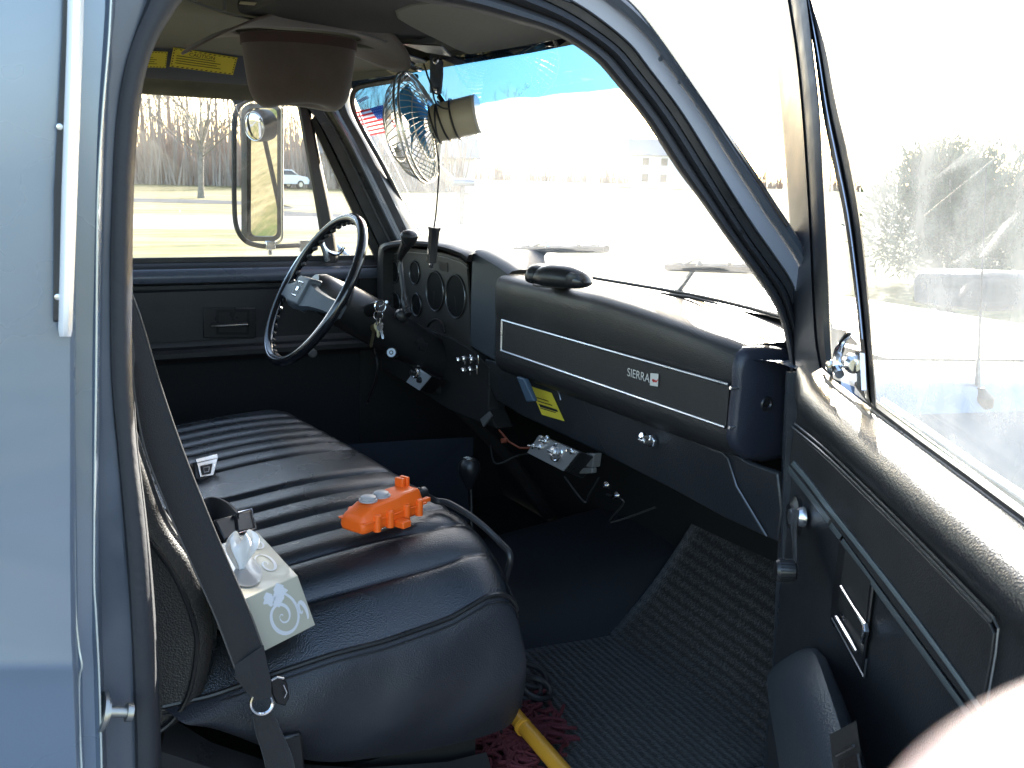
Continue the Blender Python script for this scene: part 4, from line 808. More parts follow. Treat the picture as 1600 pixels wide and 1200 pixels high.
# ---- floor
FZ=-.10
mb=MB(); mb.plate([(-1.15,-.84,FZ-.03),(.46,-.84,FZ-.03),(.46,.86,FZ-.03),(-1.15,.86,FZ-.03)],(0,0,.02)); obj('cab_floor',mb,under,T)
mb=MB(); rows=[]
for x in np.linspace(-1.1,.42,12):
    h=.10+.05*max(0,(x+.1)/.5); rows.append([(x,y,FZ-.005+h*z) for y,z in ((-.27,0),(-.25,.12),(-.22,.62),(-.18,.92),(-.12,1.),(0,1.03),(.12,1.),(.18,.92),(.22,.62),(.25,.12),(.27,0))])
mb.loft(rows); obj('transmission_hump',mb,carpet_hump,T)
mb=MB(); quadgrid(mb,[(-.90,-.825,FZ+.004),(.42,-.82,FZ+.004),(.42,-.24,FZ+.004),(-.90,-.24,FZ+.004)],40,14,lambda u,v:(0,0,.006*math.sin(u*9)*math.sin(v*5)+(.26*((u-.80)/.2)**1.4 if u>.80 else 0)))
fm=obj('floor_mat',mb,carpet,None,(-.3,-.6,FZ),solid=.008,label='dark ribbed carpet mat on the passenger side floor',cat='floor mat')
mb=MB(); mb.add([(-.09,.33,.245),(.12,.36,.225),(.12,.36,-.05),(-.30,.33,-.05),(-.30,.30,.262)],[(0,1,2,3,4)]); mb.plate([(-.42,.62,.12),(.1,.62,.12),(.1,.62,-.1),(-.42,.62,-.1)],(0,.01,0)); obj('side_carpet',mb,mat('blue_black_carpet',(.014,.018,.028),.95),T,smooth=False)
# ---- sill
mb=MB(); mb.box((-.45,-.87,FZ-.01),(1.1,.10,.05)); obj('door_sill',mb,paintd,T,bevel=.01)

# ---- bench seat
seat=obj('bench_seat',MB().box((-.62,0,-.04),(.46,1.28,.10)),under,T,label='black vinyl bench seat with lengthwise pleats')
YL=.66; seams=[-.60,-.515,-.435,-.35,-.267,-.175,.02,.105,.19,.275,.36,.445,.53,.60]
pips=[(P(u,v,'y',-.68)) for u,v in ((330,1085),(400,1060),(520,1020),(600,1000),(700,965),(760,930),(820,895))]
def edge_z(x): # height of the near end seam
    xs=[p[0] for p in pips]; zs=[p[2] for p in pips]; return float(np.interp(x,xs,zs))
def topz(x,y):
    t=min(1,max(0,(YL+.02-abs(y))/.20)); s=1-(1-t)**2.2
    cr=.330+.012*math.exp(-((y+.35)/.35)**2)-.030*max(0,(y-.1)/.6)
    f=(x+.33)/-.5   # 0 front 1 rear
    body=cr-.030*max(0,f)**1.3+ .007*math.sin(math.pi*min(1,max(0,f*1.5)))
    e=edge_z(x)*(1 if y<0 else 1)+(0 if y<0 else -.012); 
    return e*(1-s)+body*s
def front_x(y): 
    return -.327-.012*max(0,(abs(y)-.45)/.2)**2
rows=[]; YS=np.linspace(-YL-.02,YL+.02,420)
for y in YS:
    ed=[-YL-.04]+seams+[YL+.04]
    for i in range(len(ed)-1):
        if ed[i]<=y<=ed[i+1]:
            q_=(y-ed[i])/(ed[i+1]-ed[i]); wide=ed[i+1]-ed[i]>.12; ex=14 if wide else 3.2
            if i in (0,len(ed)-2): ex=5
            v_=abs(2*q_-1)
            if i==0 and q_<.5: v_=0
            if i==len(ed)-2 and q_>.5: v_=0
            g_=1-v_**ex
    dep=.0135
    row=[]
    for x in np.linspace(-.90,-.40,26):
        fade=min(1,max(0,(-x-.37)/.05))*min(1,max(0,(YL-abs(y)+.005)/.05)); wav=.0005*math.sin(x*38+y*21)*math.sin(x*13-y*40)
        row.append((x,y,topz(x,y)-dep*(1-g_)*fade))
    zt=topz(-.40,y)
    fx=front_x(y); fadeF=min(1,max(0,(YL-abs(y))/.05))
    for t in np.linspace(.06,1,16):
        a=t*math.pi/2; x=-.40+(fx+.40)*math.sin(a)**.8; z=zt-.050*(1-math.cos(a))**1.25-.011*(1-g_)*fadeF*(1-t)
        row.append((x,y,z))
    z1=row[-1][2]
    for t in (.06,.15,.3,.5,.7,.85,1.):
        row.append((fx+.010*math.sin(t*math.pi)-.02*t*t,y,z1*(1-t)+.02*t))
    rows.append(row)
mb=MB(); mb.loft(rows); cush=obj('seat_cushion',mb,vinyl,seat,auto=80)
# near end panel, bulged, running from the piping down
E0=rows[0][:42]; bot=[P(u,v,'y',-.68) for u,v in ((320,1130),(480,1188),(600,1182),(700,1165),(770,1146),(800,1130),(812,1105))]
def resample(pts,n):
    pts=[np.array(p) for p in pts]; d=[0]
    for a,b in zip(pts,pts[1:]): d.append(d[-1]+np.linalg.norm(b-a))
    out=[]
    for s in np.linspace(0,d[-1],n):
        i=min(len(pts)-2,max(0,np.searchsorted(d,s)-1)); t=(s-d[i])/max(1e-9,d[i+1]-d[i]); out.append(pts[i]*(1-t)+pts[i+1]*t)
    return out
top_=resample(rows[0][:42],40); bt_=resample(spl(bot,4),40); R2=[]
for t in np.linspace(0,1,16):
    R2.append([tuple(a*(1-t)+b*t+np.array((0,-.028*math.sin(math.pi*min(1,t*1.02))**.7-.004*math.sin(i*.5+t*5)*math.sin(t*3.1),0))) for i,(a,b) in enumerate(zip(top_,bt_))])
mb=MB(); mb.loft(R2); obj('end_panel',mb,mat('end_panel_vinyl',(.020,.021,.027),.42,bump=[(420,.5,'v'),(9,.5,'n')]),seat,auto=80)
top2=[tuple(np.array(p)+np.array((0,-.005,.001))) for p in top_[:39]]
mb=MB(); mb.tube(top2,.0042,8); mb.tube([(p[0],p[1]-.006,p[2]-.010) for p in top2],.0014,6); obj('seat_piping',mb,hardp,seat)
fp=[(r[-8][0]+.003,r[-8][1],r[-8][2]+.006) for r in rows[::4]]; mb=MB(); mb.tube(fp,.004,8); obj('front_piping',mb,hardp,seat)
ep=[tuple(p) for p in resample([top_[-1],(top_[-1]+bt_[-1])/2+np.array((.006,-.012,0)),bt_[-1]],10)]; mb=MB(); mb.tube(ep,.0035,8); obj('corner_piping',mb,hardp,seat)
# backrest: only its passenger end shows
bk=[(215,690),(232,742),(250,795),(268,835),(300,880),(322,925),(338,975),(340,1010),(332,1060),(318,1096),(292,1126),(262,1140),(225,1130)]
fr=[np.array(P(u,v,'y',-.69)) for u,v in spl(bk,4)]
fr=[np.array((-.955,-.69,.70)),np.array((-.935,-.69,.655))]+fr
def bshift(p,y): return (p[0],y,p[2])
rows=[]
for y,sc_ in ((-.665,0.),(-.66,.006),(-.62,.010),(0,.012),(.62,.010),(.68,.0)):
    rows.append([(p[0]+ (sc_ if k>1 else 0),y,p[2]) for k,p in enumerate(fr)]+[(-1.07,y,.14),(-1.10,y,.72)])
mb=MB(); mb.loft(rows,True,True); back=obj('backrest',mb,vinyl,seat)
cen=np.mean(np.array(fr),axis=0)+np.array((-.06,0,.02)); ins=[np.array((-.96,-.69,.67))]+[p+(cen-p)*.0+np.array((-.020,0,0)) for p in fr[2:]]
mb=MB(); A_=[np.array((p[0]-.0,-.666,p[2])) for p in fr]; B_=[np.array((p[0]-.006,-.684,p[2])) for p in fr]; C_=[np.array((p[0]-.022,-.690,p[2])) for p in fr]; D_=[np.array((p[0]-.027,-.690,p[2])) for p in fr]
mb.loft([A_,B_,C_,D_]); obj('back_bolster',mb,vinyl_back,back,auto=70)
mb=MB(); mb.tube([tuple(p+np.array((-.002,-.004,0))) for p in D_],.0035,8); obj('back_piping',mb,hardp,back)
mb=MB(); E_=[np.array((p[0]-.030,-.688,p[2])) for p in fr]; F_=[np.array((min(p[0]-.06,-.94-.06*(.7-p[2])),-.682,p[2]*.96+.02)) for p in fr]; G_=[np.array((-1.06,-.675,p[2]*.96+.02)) for p in fr]
mb.loft([D_,E_,F_,G_]); obj('back_side_panel',mb,vinyl_back,back)
# seat base trim below the cushion
mb=MB(); rows=[]
for (u,v,u2,v2) in ((262,1118,240,1230),(330,1160,330,1240),(420,1190,430,1270),(560,1200,570,1290),(700,1190,720,1290),(760,1175,790,1280)):
    rows.append([P(u,v,'y',-.66),P((u+u2)/2,(v+v2)/2,'y',-.69),P(u2,v2,'y',-.69)])
mb.loft(rows); obj('seat_base_trim',mb,hardp,seat)
# ---- seat belts
def ribbon(path,wdir,w,th=.0018):
    mb=MB(); rows=[]
    for i,p in enumerate(path):
        a=path[max(0,i-1)];b=path[min(len(path)-1,i+1)]; t=np.array(b)-np.array(a); t/=np.linalg.norm(t)
        wd=np.array(wdir[i] if isinstance(wdir,list) else wdir,float); wd-=t*(wd@t); wd/=np.linalg.norm(wd); n_=np.cross(t,wd); ww=w[i] if isinstance(w,list) else w; p=np.array(p)
        rows.append([p-wd*ww/2-n_*th,p+wd*ww/2-n_*th,p+wd*ww/2+n_*th,p-wd*ww/2+n_*th])
    mb.loft(rows,True,True); return mb
BY=-.765
bl=[(172,420),(205,530),(207,600),(224,700),(262,800),(297,880),(335,965),(368,1052)]; br=[(185,410),(218,490),(251,600),(288,706),(330,812),(361,885),(391,955),(412,1012)]
rows=[]
for (a,b) in zip(spl(bl,5),spl(br,5)):
    p=np.array(P(*a,'y',BY-.006)); q=np.array(P(*b,'y',BY)); rows.append([p,lerp(p,q,.04)+np.array((0,-.0022,0)),lerp(p,q,.5)+np.array((0,-.0018,0)),lerp(p,q,.96)+np.array((0,-.0022,0)),q,lerp(p,q,.5)+np.array((0,.002,0))])
mb=MB(); mb.loft(rows,True,True); sb=obj('seat_belt',mb,webbing,T,label='wide black shoulder belt hanging across the passenger end of the seat',auto=80)
for e in (.025,.975):
    mb=MB(); mb.tube([tuple(np.array(lerp(P(*a,'y',BY-.006),P(*b,'y',BY),e))+np.array((0,-.0024,0))) for a,b in zip(spl(bl,5),spl(br,5))],.0011,5); obj('stitched_edge',mb,mat('worn_thread',(.09,.08,.075),.8),sb)
# folded end, chrome ring, latch tongue
mb=MB(); rows=[]
for (a,b,y) in (((366,1040),(412,1008),BY-.008),((368,1060),(418,1040),BY-.014),((384,1080),(424,1065),BY-.016),((396,1096),(424,1090),BY-.012)):
    rows.append([P(*a,'y',y),P(a[0]*.5+b[0]*.5,a[1]*.5+b[1]*.5,'y',y-.006),P(*b,'y',y),P(a[0]*.5+b[0]*.5,a[1]*.5+b[1]*.5,'y',y+.006)])
mb.loft(rows,True,True); obj('belt_fold',mb,webbing,sb)
c=np.array(P(409,1098,'y',BY-.012)); mb=MB(); mb.torus(c,(.2,-1,.1),.0145,.0022,28,6,sy=1.2); obj('belt_ring',mb,chrome,sb)
mb=MB(); q=[P(424,1062,'y',-.74),P(437,1058,'y',-.74),(P(449,1066,'y',-.74)),P(453,1090,'y',-.74),P(446,1104,'y',-.74),P(432,1100,'y',-.74),P(425,1085,'y',-.74)]; mb.plate(q,(0,.008,0)); tg=obj('latch_tongue',mb,hardp,sb,bevel=.002)
mb=MB(); mb.tube([P(u,v,'y',-.744) for u,v in ((424,1063),(433,1058),(443,1060))],.0016,6); mb.tube([P(u,v,'y',-.744) for u,v in ((443,1070),(448,1082),(444,1090))],.0012,6); obj('tongue_edge',mb,chrome,tg)
mb=MB(); rows=[]; rngb=random.Random(4)
for k,(u,v,w_) in enumerate(((410,1112,30),(414,1125,36),(418,1140,40),(424,1155,42),(430,1170,44),(436,1188,46),(440,1210,46),(445,1250,46))):
    j=(rngb.uniform(-.004,.004)); y=-.76+j; rows.append([P(u-w_/2,v+4,'y',y),P(u-w_/4,v+1,'y',y-.007*(k%2)),P(u,v-1,'y',y-.002),P(u+w_/4,v+1,'y',y-.008*((k+1)%2)),P(u+w_/2,v-3,'y',y)])
mb.loft(rows); obj('lower_webbing',mb,webbing,sb,solid=.003,sub=1)
mb=MB(); mb.plate([P(440,1152,'y',-.72),P(472,1146,'y',-.72),P(480,1230,'y',-.72),P(445,1235,'y',-.72)],(0,.02,0)); obj('anchor_cover',mb,hardp,T,bevel=.004)
# ---- buckles lying on the seat
bu=thing('belt_buckle',P(322,740,'z',.315),'square chrome faced belt buckle with a black push button standing by the seat back','seat belt buckle')
n_=np.array((.35,-.8,.5)); n_/=np.linalg.norm(n_)
q=[(302,716),(338,710),(341,728),(333,744),(313,748),(306,736)]; d0=n_@np.array(P(320,730,'z',.335)); PB=lambda u,v,o=0:P(u,v,n_,d0+o)
mb=MB(); mb.plate([PB(302,722,-.001),PB(338,714,-.001),PB(338,742,-.001),PB(318,752,-.001),PB(306,748,-.001)],-n_*.018); obj('case',mb,hardp,bu,bevel=.003)
mb=MB(); mb.plate([PB(304,718,.0),PB(338,710,.0),PB(340,716,.0),PB(307,724,.0)],n_*.003); mb.plate([PB(307,724),PB(340,716),PB(333,743),PB(313,746)],n_*.0015); obj('chrome_face',mb,chrome,bu,bevel=.001)
mb=MB(); mb.plate([PB(313,728,.0018),PB(332,724,.0018),PB(329,740,.0018),PB(316,742,.0018)],n_*.002); pb=obj('push_button',mb,hardp,bu,bevel=.001)
mb=MB(); s4=[(318,731),(327,729),(326,737),(319,738)]
for i in range(4): mb.tube([PB(*s4[i],.0042),PB(*s4[(i+1)%4],.0042)],.0007,5)
obj('button_square',mb,satin,pb)
b2=thing('belt_buckle',P(375,820,'z',.32),'belt buckle on a curved black strap behind the tissue box','seat belt buckle')
arc=[P(u,v,'z',.345) for u,v in spl([(318,800),(330,796),(345,799),(360,808),(372,822)],5)]
mb=ribbon(arc,(0,0,1),.045,.002); obj('strap',mb,webbing,b2,auto=80)
n2=np.array((.45,-.6,.66)); n2/=np.linalg.norm(n2); d2=n2@np.array(P(385,815,'z',.35)); PB2=lambda u,v,o=0:P(u,v,n2,d2+o)
mb=MB(); mb.plate([PB2(368,802),PB2(393,796),PB2(400,826),PB2(372,832)],-n2*.018); mb.plate([PB2(335,812,-.006),PB2(368,803,-.004),PB2(372,831,-.004),PB2(352,845,-.006)],-n2*.012); obj('case',mb,hardp,b2,bevel=.003)
mb=MB(); mb.tube([PB2(u,v,.002) for u,v in ((371,801),(393,795),(400,826),(373,833))],.0014,6); obj('chrome_edge',mb,chrome,b2)

# ---- tissue box
zb,zt=.285,.372
TRb=np.array(P(401,829,'z',zt)); TRn=np.array(P(465,899,'z',zt)); BRn=np.array(P(493,977,'z',zb)); BLn=np.array(P(413,1018,'z',zb)); TLn=np.array(P(374,921,'z',zt)); TLb=np.array(P(344,851,'z',zt))
ex=.55; TLn=TRn+(BLn-BRn); TLb=TRb+(BLn-BRn); BLn2=BRn+(BLn-BRn)*1.3; TLn2=TRn+(BLn-BRn)*1.3; TLb2=TRb+(BLn-BRn)*1.3
BRb=TRb+(BRn-TRn)*.3; BRb[2]=zb; BLb=BRb+(BLn2-BRn)
tb=thing('tissue_box',tuple((BRn+BLb)/2),'beige floral tissue box on the seat behind the shoulder belt','tissue box')
fl=lerp(BRn,TRn,.22); fl2=lerp(BLn2,TLn2,.22)
mb=MB(); mb.hexa([BRn,BRb,BLb,BLn2],[TRn,TRb,TLb2,TLn2]); obj('carton',mb,boxm,tb,bevel=.0015,smooth=False)
nn=np.cross(BRn-TRn,TLn2-TRn); nn/=np.linalg.norm(nn); nn=nn if nn@(CAM-TRn)>0 else -nn
NF=lambda u,v:TRn*(1-v)+BRn*v+((TLn-TRn)*(1-v)+(BLn-BRn)*v)*u
def rib2(pts,ws,fn,off):
    mb=MB(); rows=[]
    for i,(a,b) in enumerate(pts):
        p=np.array(fn(a,b)); pa=np.array(fn(*pts[max(0,i-1)])); pb_=np.array(fn(*pts[min(len(pts)-1,i+1)])); t=pb_-pa; t/=max(1e-9,np.linalg.norm(t)); s=np.cross(t,off/np.linalg.norm(off)); rows.append([p+s*ws[i]+off,p-s*ws[i]+off])
    mb.loft(rows); return mb
def swirl(cx,cy,r0,turns,a0,fn,off,w0,asp=1.,sg=1):
    n=60; pts=[];ws=[]
    for k in range(n):
        t=k/(n-1); a=a0+sg*turns*2*math.pi*t; r=r0*(1-t)**1.1+.004; pts.append((cx+r*math.cos(a)*asp,cy+r*math.sin(a))); ws.append(w0*(math.sin(math.pi*min(1,t*1.2+.05))**.6 if t<.8 else .35)*(1-t*.75)+.0005)
    return rib2(pts,ws,fn,off)
big=MB()
for m_ in (swirl(.50,.56,.42,2.1,-2.0,NF,nn*.0008,.0030,.75,-1),swirl(.15,.62,.24,1.1,2.2,NF,nn*.0008,.0032,.38,1)): big.add(m_.v,m_.f)
# curling acanthus leaves
for (cx,cy,s_) in ((.62,.18,.10),(.40,.13,.12),(.50,.28,.08)):
    pts=[NF(cx+s_*math.cos(a)*(1+.25*math.sin(5*a)),cy+s_*1.1*math.sin(a)*(1+.25*math.cos(4*a))) +nn*.0009 for a in np.linspace(0,2*math.pi,28)[:-1]]; big.add(pts,[tuple(range(27))])
obj('floral_print',big,boxw,tb,smooth=False)
TF=lambda u,v:TRn*(1-v)+TRb*v+((TLn-TRn)*(1-v)+(TLb-TRb)*v)*u
up=np.array((0,0,.001)); big=MB()
for m_ in (swirl(.30,.35,.22,1.6,.5,TF,up,.0020,.8,1),swirl(.15,.75,.2,1.2,2,TF,up,.002,.8,-1)): big.add(m_.v,m_.f)
obj('floral_print',big,boxw,tb,smooth=False)
oc=TF(.72,.45); mb=MB(); ring=[oc+np.array((.0,0,.0015))+(TLn-TRn)*.30*math.cos(a)+(TRb-TRn)*.34*math.sin(a) for a in np.linspace(0,6.283,33)[:-1]]; mb.add(ring,[tuple(range(32))]); obj('opening_film',mb,mat('clear_film_grey',(.30,.29,.28),.15,coat=.5),tb,smooth=False)
mb=MB(); rows=[]; rg_=random.Random(6)
for k,(h,r_,dx) in enumerate(((0,.005,0),(.010,.009,.002),(.020,.014,.003),(.031,.019,.005),(.040,.021,.006),(.045,.012,.008))):
    rows.append([tuple(oc+np.array((dx*.4+ r_*(1.1+.3*math.sin(3*a+k*.4))*math.cos(a),dx+r_*(.75+.35*math.sin(5*a+k*.3))*math.sin(a),h+.010*math.sin(4*a)*h/.045))) for a in np.linspace(0,6.283,25)[:-1]])
mb.loft(rows,True); obj('tissue',mb,tissuem,tb,sub=1,auto=80)
# ---- orange pendant controller
L0=np.array(P(548,838,'z',.352)); L1=np.array(P(650,800,'z',.352)); a=(L1-L0); LL=np.linalg.norm(a); a/=LL; b=np.cross((0,0,1),a); b/=np.linalg.norm(b); up=np.array((0,0,1)); cc=(L0+L1)/2+up*.006
oc_=thing('pendant_controller',tuple(cc-up*.012),'bright orange pendant controller with two grey push buttons lying on the seat','pendant control')
G=lambda s,t,z:tuple(cc+a*s+b*t+up*z)
mb=MB(); rows=[]
for s,w,h0,h1 in ((-.078,.024,.002,.022),(-.072,.028,.0,.030),(-.045,.029,.0,.041),(.010,.029,0,.043),(.022,.029,0,.046),(.050,.027,.0,.046),(.068,.023,.002,.043),(.074,.017,.006,.036)):
    rows.append([G(s,-w,h0+.006),G(s,-w,h0+(h1-h0)*.62),G(s,-w*.68,h1),G(s,w*.68,h1),G(s,w,h0+(h1-h0)*.62),G(s,w,h0+.006),G(s,w*.85,h0),G(s,-w*.85,h0)])
mb.loft(rows,True,True); body_=obj('housing',mb,orange,oc_,bevel=.003,seg=2)
mb=MB(); mb.box(G(-.002,-.0,.019),(.150,.061,.003),(a,b,up)); obj('parting_flange',mb,orange,body_,bevel=.001)
for s,t in ((-.048,-.031),(.022,-.031),(.055,-.030),(-.048,.031),(.022,.031),(-.02,-.033)):
    mb=MB(); mb.lathe(G(s,t*.93,.001),up,[(0,.0065),(.026,.0065),(.028,.005)],14); obj('lug',mb,orange,body_)
for s,t in ((.050,.012),(.062,.012)):
    mb=MB(); mb.box(G(s,t,.050),(.007,.018,.020),(a,b,up)); obj('guard_rib',mb,orange,body_,bevel=.0015)
mb=MB(); mb.box(G(.078,-.020,.020),(.022,.010,.008),(a,b,up)); obj('hanger_tab',mb,orange,body_,bevel=.002)
mb=MB(); mb.box(G(.0,-.040,.004),(.020,.022,.012),(a,b,up)); obj('hanger_tab',mb,orange,body_,bevel=.002)
for s in (-.035,-.004):
    mb=MB(); mb.lathe(G(s,.004,.042),up,[(0,.0155),(.003,.0155)],28); mb.lathe(G(s,.004,.045),up,[(0,.0125),(.004,.0125),(.0055,.010),(.006,0)],28,caps=False); obj('push_button',mb,greyb,oc_)
mb=MB(); mb.lathe(G(.070,0,.024),a,[(0,.013),(.008,.014),(.010,.011),(.018,.013),(.020,.010),(.030,.011),(.034,.007)],18); obj('cable_gland',mb,hardp,oc_)
cab=[G(.095,0,.024),P(680,782,'z',.36),P(700,786,'z',.358),P(730,803,'z',.350),P(755,822,'z',.335),P(782,848,'x',-.318),P(797,870,'x',-.318),(-.322,-.60,.24),(-.36,-.58,.02),(-.4,-.6,-.08)]
mb=MB(); mb.tube(spl(cab,6),.0058,8); obj('cable',mb,rubber,oc_)
# ---- things on the floor in front of the seat
pole=thing('yellow_pole',(-.30,-.62,-.08),'yellow plastic pole with ridged collar lying by the seat edge','pole')
A=np.array(P(782,1092,'z',-.045)); Bz=np.array(P(905,1235,'z',-.045)); mb=MB(); mb.tube([lerp(A,Bz,t) for t in np.linspace(0,1.3,8)],.0145,20); obj('shaft',mb,bamboo,pole)
mb=MB(); ax=(Bz-A)/np.linalg.norm(Bz-A); c0=np.array(P(817,1135,'z',-.045)); mb.torus(c0,ax,.0145,.002,24,6); mb.torus(c0+ax*.006,ax,.0145,.002,24,6); obj('collar',mb,bamboo,pole)
rp=random.Random(12); mb=MB(); base=np.array(P(795,1160,'z',-.09))
for k in range(60):
    pts=[]; q=base+np.array((rp.uniform(-.05,.05),rp.uniform(-.07,.06),rp.uniform(0,.03)))
    for j in range(10): q=q+np.array((rp.uniform(-.035,.035),rp.uniform(-.035,.035),rp.uniform(-.012,.016))); q[2]=max(q[2],-.085); pts.append((q[0],q[1],min(q[2],-.062)))
    mb.tube(spl(pts,4),.0036,6)
rpo=obj('red_rope_pile',mb,redm,None,tuple(base),label='dark red tangled cloth strips heaped below the seat corner',cat='rag pile')
mb=MB()
for (c_,r_) in (((828,1055),.036),((838,1075),.030),((815,1070),.040)):
    mb.torus(P(*c_,'z',-.05),(.2,-.3,1),r_,.006,28,7)
obj('black_cable_coil',mb,rubber,None,tuple(P(828,1060,'z',-.08)),label='black cable coiled on the red cloth under the seat corner',cat='cable')
# ---- cowboy hat hanging crown down under the roof
hc=np.array((-.44,.10,1.19)); ha=R(-8)
hat=thing('cowboy_hat',tuple(hc),'brown felt cowboy hat stored crown down under the cab roof','hat')
def hatpt(r,th,z,sx=1.,sy=1.):
    return (hc[0]+r*sx*math.cos(th),hc[1]+r*sy*math.sin(th),hc[2]+z)
mb=MB(); rows=[]
for k,(r_,z) in enumerate(((.118,.0),(.116,-.012),(.113,-.04),(.108,-.075),(.102,-.105),(.092,-.125),(.070,-.136),(.040,-.128),(.0,-.118))):
    rows.append([hatpt(r_*(1-.06*(k>4)*math.cos(2*t)),t,z+(-.012*math.cos(t)*math.cos(t) if 3<k<7 else 0)+.0,1.0,.82) for t in np.linspace(0,2*math.pi,49)[:-1]])
mb.loft(rows,True); obj('crown',mb,felt,hat,solid=.003,sub=1,auto=80)
mb=MB(); rows=[]
for r_ in np.linspace(.118,.215,9):
    q=(r_-.118)/.097; rows.append([hatpt(r_,t,.004-.056*q**1.6*(math.cos(t)**2)*1.0+.030*q**1.5*(math.sin(t)**2),1.08,.92) for t in np.linspace(0,2*math.pi,65)[:-1]])
mb.loft(rows,True); obj('brim',mb,felt,hat,solid=.003,auto=80)
mb=MB(); mb.loft([[hatpt(.1195,t,-.004,1.,.82) for t in np.linspace(0,6.283,49)],[hatpt(.118,t,-.022,1.,.82) for t in np.linspace(0,6.283,49)]]); obj('hat_band',mb,band,hat)
# wire hat rack the brim rests on
rk=thing('hat_rack',(-.44,.1,1.21),'thin wire rack under the roof holding the cowboy hat','hat rack')
mb=MB(); mb.tube([P(u,v,'y',-.02) for u,v in spl([(290,-2),(330,12),(385,28),(440,34),(505,40),(560,50),(605,66)],4)],.0022,6); obj('wire',mb,alu,rk)
mb=MB(); mb.tube([(-.62,-.02,1.21),(-.62,-.02,1.24)],.003,6); mb.tube([(-.25,-.02,1.195),(-.25,-.02,1.235)],.003,6); obj('wire_hook',mb,alu,rk)
mb=MB(); mb.plate([P(376,2,'y',-.3),P(402,4,'y',-.3),P(398,8,'y',-.3),P(374,6,'y',-.3)],(0,.003,0)); obj('rack_tag',mb,mat('tan_tag',(.35,.30,.18),.6),rk,smooth=False)
# black bulky thing behind the hat: overhead shelf
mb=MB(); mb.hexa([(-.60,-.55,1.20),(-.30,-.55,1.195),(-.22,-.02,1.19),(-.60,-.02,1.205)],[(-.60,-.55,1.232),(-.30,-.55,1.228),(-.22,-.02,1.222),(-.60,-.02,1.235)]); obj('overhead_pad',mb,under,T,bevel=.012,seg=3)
# ---- sun visors
def visor(pts,th,label,m=headl):
    mb=MB(); mb.plate(pts,(0,0,th)); return obj('sun_visor',mb,m,T,bevel=.006,seg=3,label=label)
vn=np.array((.12,0,1.)); vd=vn@np.array((-.13,0,1.163))
PVis=lambda u,v,o=0:P(u,v,vn,vd+o)
v1=visor([PVis(616,18,-.0),PVis(640,8),PVis(690,2),PVis(845,40),PVis(890,62),PVis(872,66),PVis(734,86),PVis(712,78),PVis(640,42),PVis(620,30)],.014,'grey sun visor folded up over the passenger side')
v2=visor([PVis(545,72),PVis(600,78),PVis(652,106),PVis(660,112),PVis(640,117),PVis(560,137),PVis(500,150),PVis(520,100)],.012,'grey sun visor over the driver side')
mb=MB(); mb.tube([PVis(u,v,.006) for u,v in spl([(552,104),(575,112),(600,122),(612,126)],4)],.004,6); mb.tube([PVis(u,v,.006) for u,v in spl([(548,124),(562,130),(580,132)],4)],.004,6); obj('visor_strap',mb,rubber,v2)
mb=MB(); mb.tube([PVis(u,v,.002) for u,v in spl([(600,78),(628,88),(652,106)],4)],.004,6); mb.lathe(PVis(655,109,.0),(-.5,-.8,0),[(0,.006),(.012,.006)],10); obj('visor_rod',mb,satin,v2)
# mirror base plate, brackets and screws at the header
br_=thing('fan_bracket',(-.14,.06,1.17),'metal mounting bracket hanging from the windshield header that carries the fan','bracket')
mb=MB(); mb.plate([PVis(632,83,.004),PVis(660,92,.004),PVis(676,98,.004),PVis(652,100,.004)],(-.002,0,-.002)); mb.plate([PVis(627,66,.004),PVis(690,70,.004),PVis(706,86,.004),PVis(668,80,.004)],(-.002,0,-.003)); obj('base_plate',mb,zinc,br_,smooth=False)
mb=MB(); mb.plate([P(674,82,'x',-.15),P(693,96,'x',-.15),P(693,118,'x',-.15),P(690,150,'x',-.15),P(674,145,'x',-.15)],(-.004,0,0)); obj('hanger_plate',mb,mat('blued_steel',(.10,.12,.16),.35,.7),br_,bevel=.001)
for (u_,v_,r_) in ((684,93,.010),(683,140,.006),(666,73,.007),(655,108,.005)):
    mb=MB(); mb.lathe(P(u_,v_,'x',-.156),(-1,-.3,0),[(-.004,r_),(.006,r_),(.008,r_*.6)],12); obj('bolt',mb,chrome,br_)
# ---- the fan
fc=np.array(P(653,206,'x',-.155)); mo1=np.array(P(672,194,'x',-.152)); fa=np.array((-.30,.93,-.19)); fa/=np.linalg.norm(fa)
fan=thing('cab_fan',tuple(mo1),'small round wire caged fan with blue blades and a beige motor, hanging at the windshield','fan')
# motor can
m0=np.array(P(680,193,'x',-.17)); ma=np.array((.74,-.60,.22)); ma/=np.linalg.norm(ma); ML=.092
mb=MB(); mb.lathe(m0,ma,[(-.012,.018),(-.006,.032),(.0,.0395),(ML*.45,.0410),(ML*.46,.040),(ML*.96,.0415),(ML,.040),(ML+.003,.0)],32); obj('motor_housing',mb,beige,fan)
mb=MB(); mb.lathe(m0+ma*ML,ma,[(0,.0415),(.004,.042),(.006,.040),(.0065,0)],32); obj('motor_cap',mb,white_p,fan)
fa=-ma+np.array((-.02,.10,-.02)); fa/=np.linalg.norm(fa); fcn=m0+fa*.036
e1=np.cross(fa,(0,0,1)); e1/=np.linalg.norm(e1); e2=np.cross(e1,fa); e2/=np.linalg.norm(e2)
FR=.118
cp=lambda h,r_,t:fcn+fa*h+e1*r_*math.cos(t)+e2*r_*math.sin(t)
mb=MB()
for h,r_ in ((.0,FR*.985),(.010,FR),(-.012,FR*.62),(.066,.030),(.056,.062),(-.042,.036)): mb.torus(fcn+fa*h,fa,r_,.0014 if r_<FR*.9 else .0028,48,5,b0=tuple(e1))
